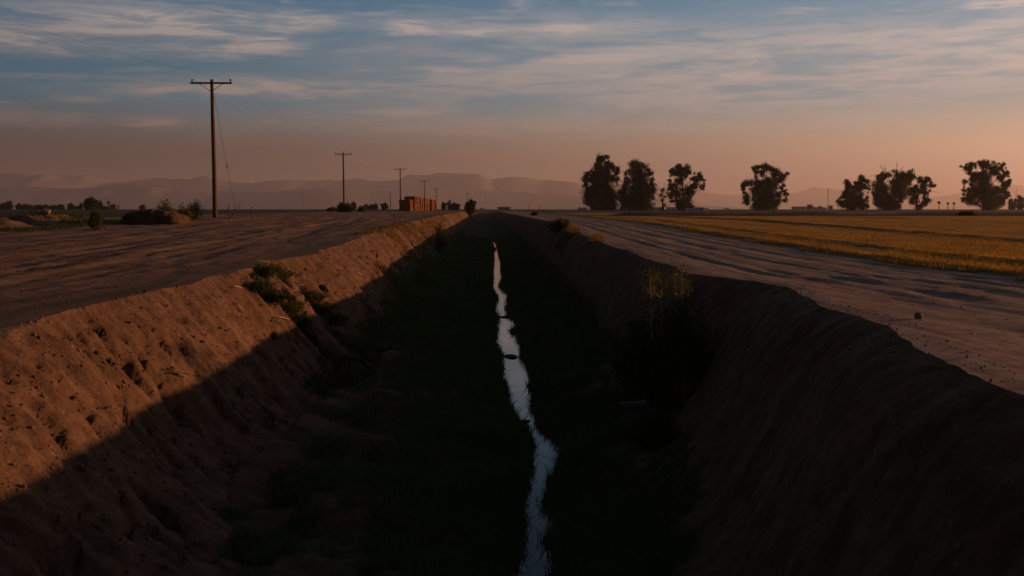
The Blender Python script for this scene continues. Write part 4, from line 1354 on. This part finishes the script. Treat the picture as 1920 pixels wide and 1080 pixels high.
patches = [  # px, py, half width, half height, tilt, strength  (all in photo pixels, turned into degrees of sky)
    (330, 72, 330, 42, 3, 1.0), (60, 100, 200, 40, 0, .8), (480, 95, 180, 26, 6, .8), (780, 62, 90, 20, 0, .8), (900, 66, 110, 20, 0, .75), (1060, 60, 75, 14, 0, 1.0), (1290, 72, 90, 10, -2, .9),
    (300, 240, 75, 13, -1, .9), (90, 236, 110, 9, 0, .7), (560, 170, 400, 26, 3, .8), (300, 188, 180, 12, 7, .8), (840, 135, 240, 22, 0, .7), (900, 215, 330, 20, 0, .7), (1120, 115, 260, 14, 0, .85),
    (1450, 150, 560, 75, 0, .9), (1850, 60, 160, 40, 4, .9), (1700, 110, 320, 50, 0, .6), (1500, 40, 60, 8, 0, .6), (1050, 250, 300, 14, -1, .8), (1250, 215, 300, 22, 0, .6), (700, 100, 100, 12, 0, .4), (960, 20, 120, 18, 20, .4), (530, 8, 50, 14, -30, .4)]
acc = None
for (px, py, hw_, hh_, rt, am) in patches:
    a, e = pp(px, py)
    v = cloud_patch(a, e, math.degrees(hw_ * 1.25 / F), math.degrees(hh_ * 1.35 / F), rt, am)
    acc = v if acc is None else mth(nt, 'MAXIMUM', acc, v)
veil = None
for (px, py, hw_, hh_, rt, am) in [(1500, 150, 900, 130, 2, 1.0), (1900, 130, 500, 130, 0, 1.0), (1000, 62, 480, 40, 0, .75), (1300, 100, 500, 60, 0, .8), (1000, 150, 560, 120, 0, .75), (250, 78, 460, 60, 2, .95), (780, 235, 520, 26, 0, .55), (1400, 240, 760, 30, 0, .8), (560, 165, 420, 30, 3, .7), (60, 240, 260, 20, 0, .6)]:
    a, e = pp(px, py)
    v = cloud_patch(a, e, math.degrees(hw_ * 1.1 / F), math.degrees(hh_ * 1.15 / F), rt, am)
    veil = v if veil is None else mth(nt, 'MAXIMUM', veil, v)
# wisps
nw = noise_node(nt, mapping(nt, P_, (.11, .95, 1), (0, 0, R(3))), 1.0, 9, .62, .5)
nw2 = noise_node(nt, mapping(nt, P_, (.32, 2.2, 1), (0, 0, R(-4)), (7, 3, 0)), 1.0, 8, .65, .8)
wisp = mth(nt, 'ADD', mth(nt, 'MULTIPLY', nw.outputs[0], .65), mth(nt, 'MULTIPLY', nw2.outputs[0], .35))
general = mth(nt, 'MULTIPLY', mrange(nt, wisp, .50, .66, 0, .45), mth(nt, 'MULTIPLY', mrange(nt, el, 2.5, 6, 0, 1), mrange(nt, el, 12, 16, 1, .12)))
specific = mth(nt, 'MULTIPLY', acc, mrange(nt, wisp, .40, .58, .08, 1.25))
cover = mth(nt, 'MINIMUM', mth(nt, 'MAXIMUM', mth(nt, 'ADD', general, specific), mth(nt, 'MULTIPLY', veil, mrange(nt, wisp, .38, .58, .26, 1.15))), 1.0)
# sunward side (0 behind-left .. 1 right)
sunw = mth(nt, 'POWER', mrange(nt, az, -34, 34, 0, 1, 'LINEAR'), mrange(nt, el, 2.5, 6, 2.5, 1.25))
backw = mrange(nt, mth(nt, 'ABSOLUTE', az), 60, 150, 1, .16)
base_l = ramp(nt, mrange(nt, el, 0, 90, 0, 1, 'LINEAR'), [(0, (.070, .046, .040)), (.036, (.070, .052, .048)), (.050, (.050, .085, .105)), (.067, (.030, .120, .175)), (.122, (.016, .105, .195)), (.2, (.014, .052, .110)), (.45, (.016, .038, .070)), (1, (.012, .026, .046))])
base_r = ramp(nt, mrange(nt, el, 0, 90, 0, 1, 'LINEAR'), [(0, (.70, .44, .34)), (.036, (.86, .55, .38)), (.050, (.60, .48, .36)), (.067, (.19, .34, .38)), (.122, (.14, .31, .43)), (.2, (.05, .13, .20)), (.45, (.023, .050, .085)), (1, (.013, .026, .048))])
base = mixc(nt, sunw, base_l.outputs[0], base_r.outputs[0])
cl_l = ramp(nt, mrange(nt, el, 3, 12, 0, 1, 'LINEAR'), [(0, (.24, .13, .10)), (.4, (.29, .22, .20)), (1, (.42, .37, .35))])
cl_r = ramp(nt, mrange(nt, el, 3, 12, 0, 1, 'LINEAR'), [(0, (.68, .43, .29)), (.22, (.52, .46, .43)), (1, (.62, .55, .53))])
cloudc = mixc(nt, sunw, cl_l.outputs[0], cl_r.outputs[0])
skyc = mixc(nt, mth(nt, 'MULTIPLY', cover, .95), base, cloudc)
skyc = mixc(nt, 1, skyc, backw, 'MULTIPLY')
nish = mixc(nt, 1, sky.outputs[0], (.10, .10, .10), 'MULTIPLY')
fin = mixc(nt, .95, nish, skyc)
nt.links.new(fin, bg.inputs[0]); bg.inputs[1].default_value = 1.0

# ------------------------------------------------------------------ render
sc.view_settings.view_transform = 'Standard'; sc.view_settings.look = 'None'; sc.view_settings.exposure = 0; sc.view_settings.gamma = 1
sc.render.engine = 'CYCLES'
cy = sc.cycles
cy.use_denoising = True
try: cy.denoiser = 'OPENIMAGEDENOISE'
except Exception: pass
cy.max_bounces = 5; cy.diffuse_bounces = 2; cy.glossy_bounces = 2; cy.transmission_bounces = 2; cy.volume_bounces = 1; cy.transparent_max_bounces = 4
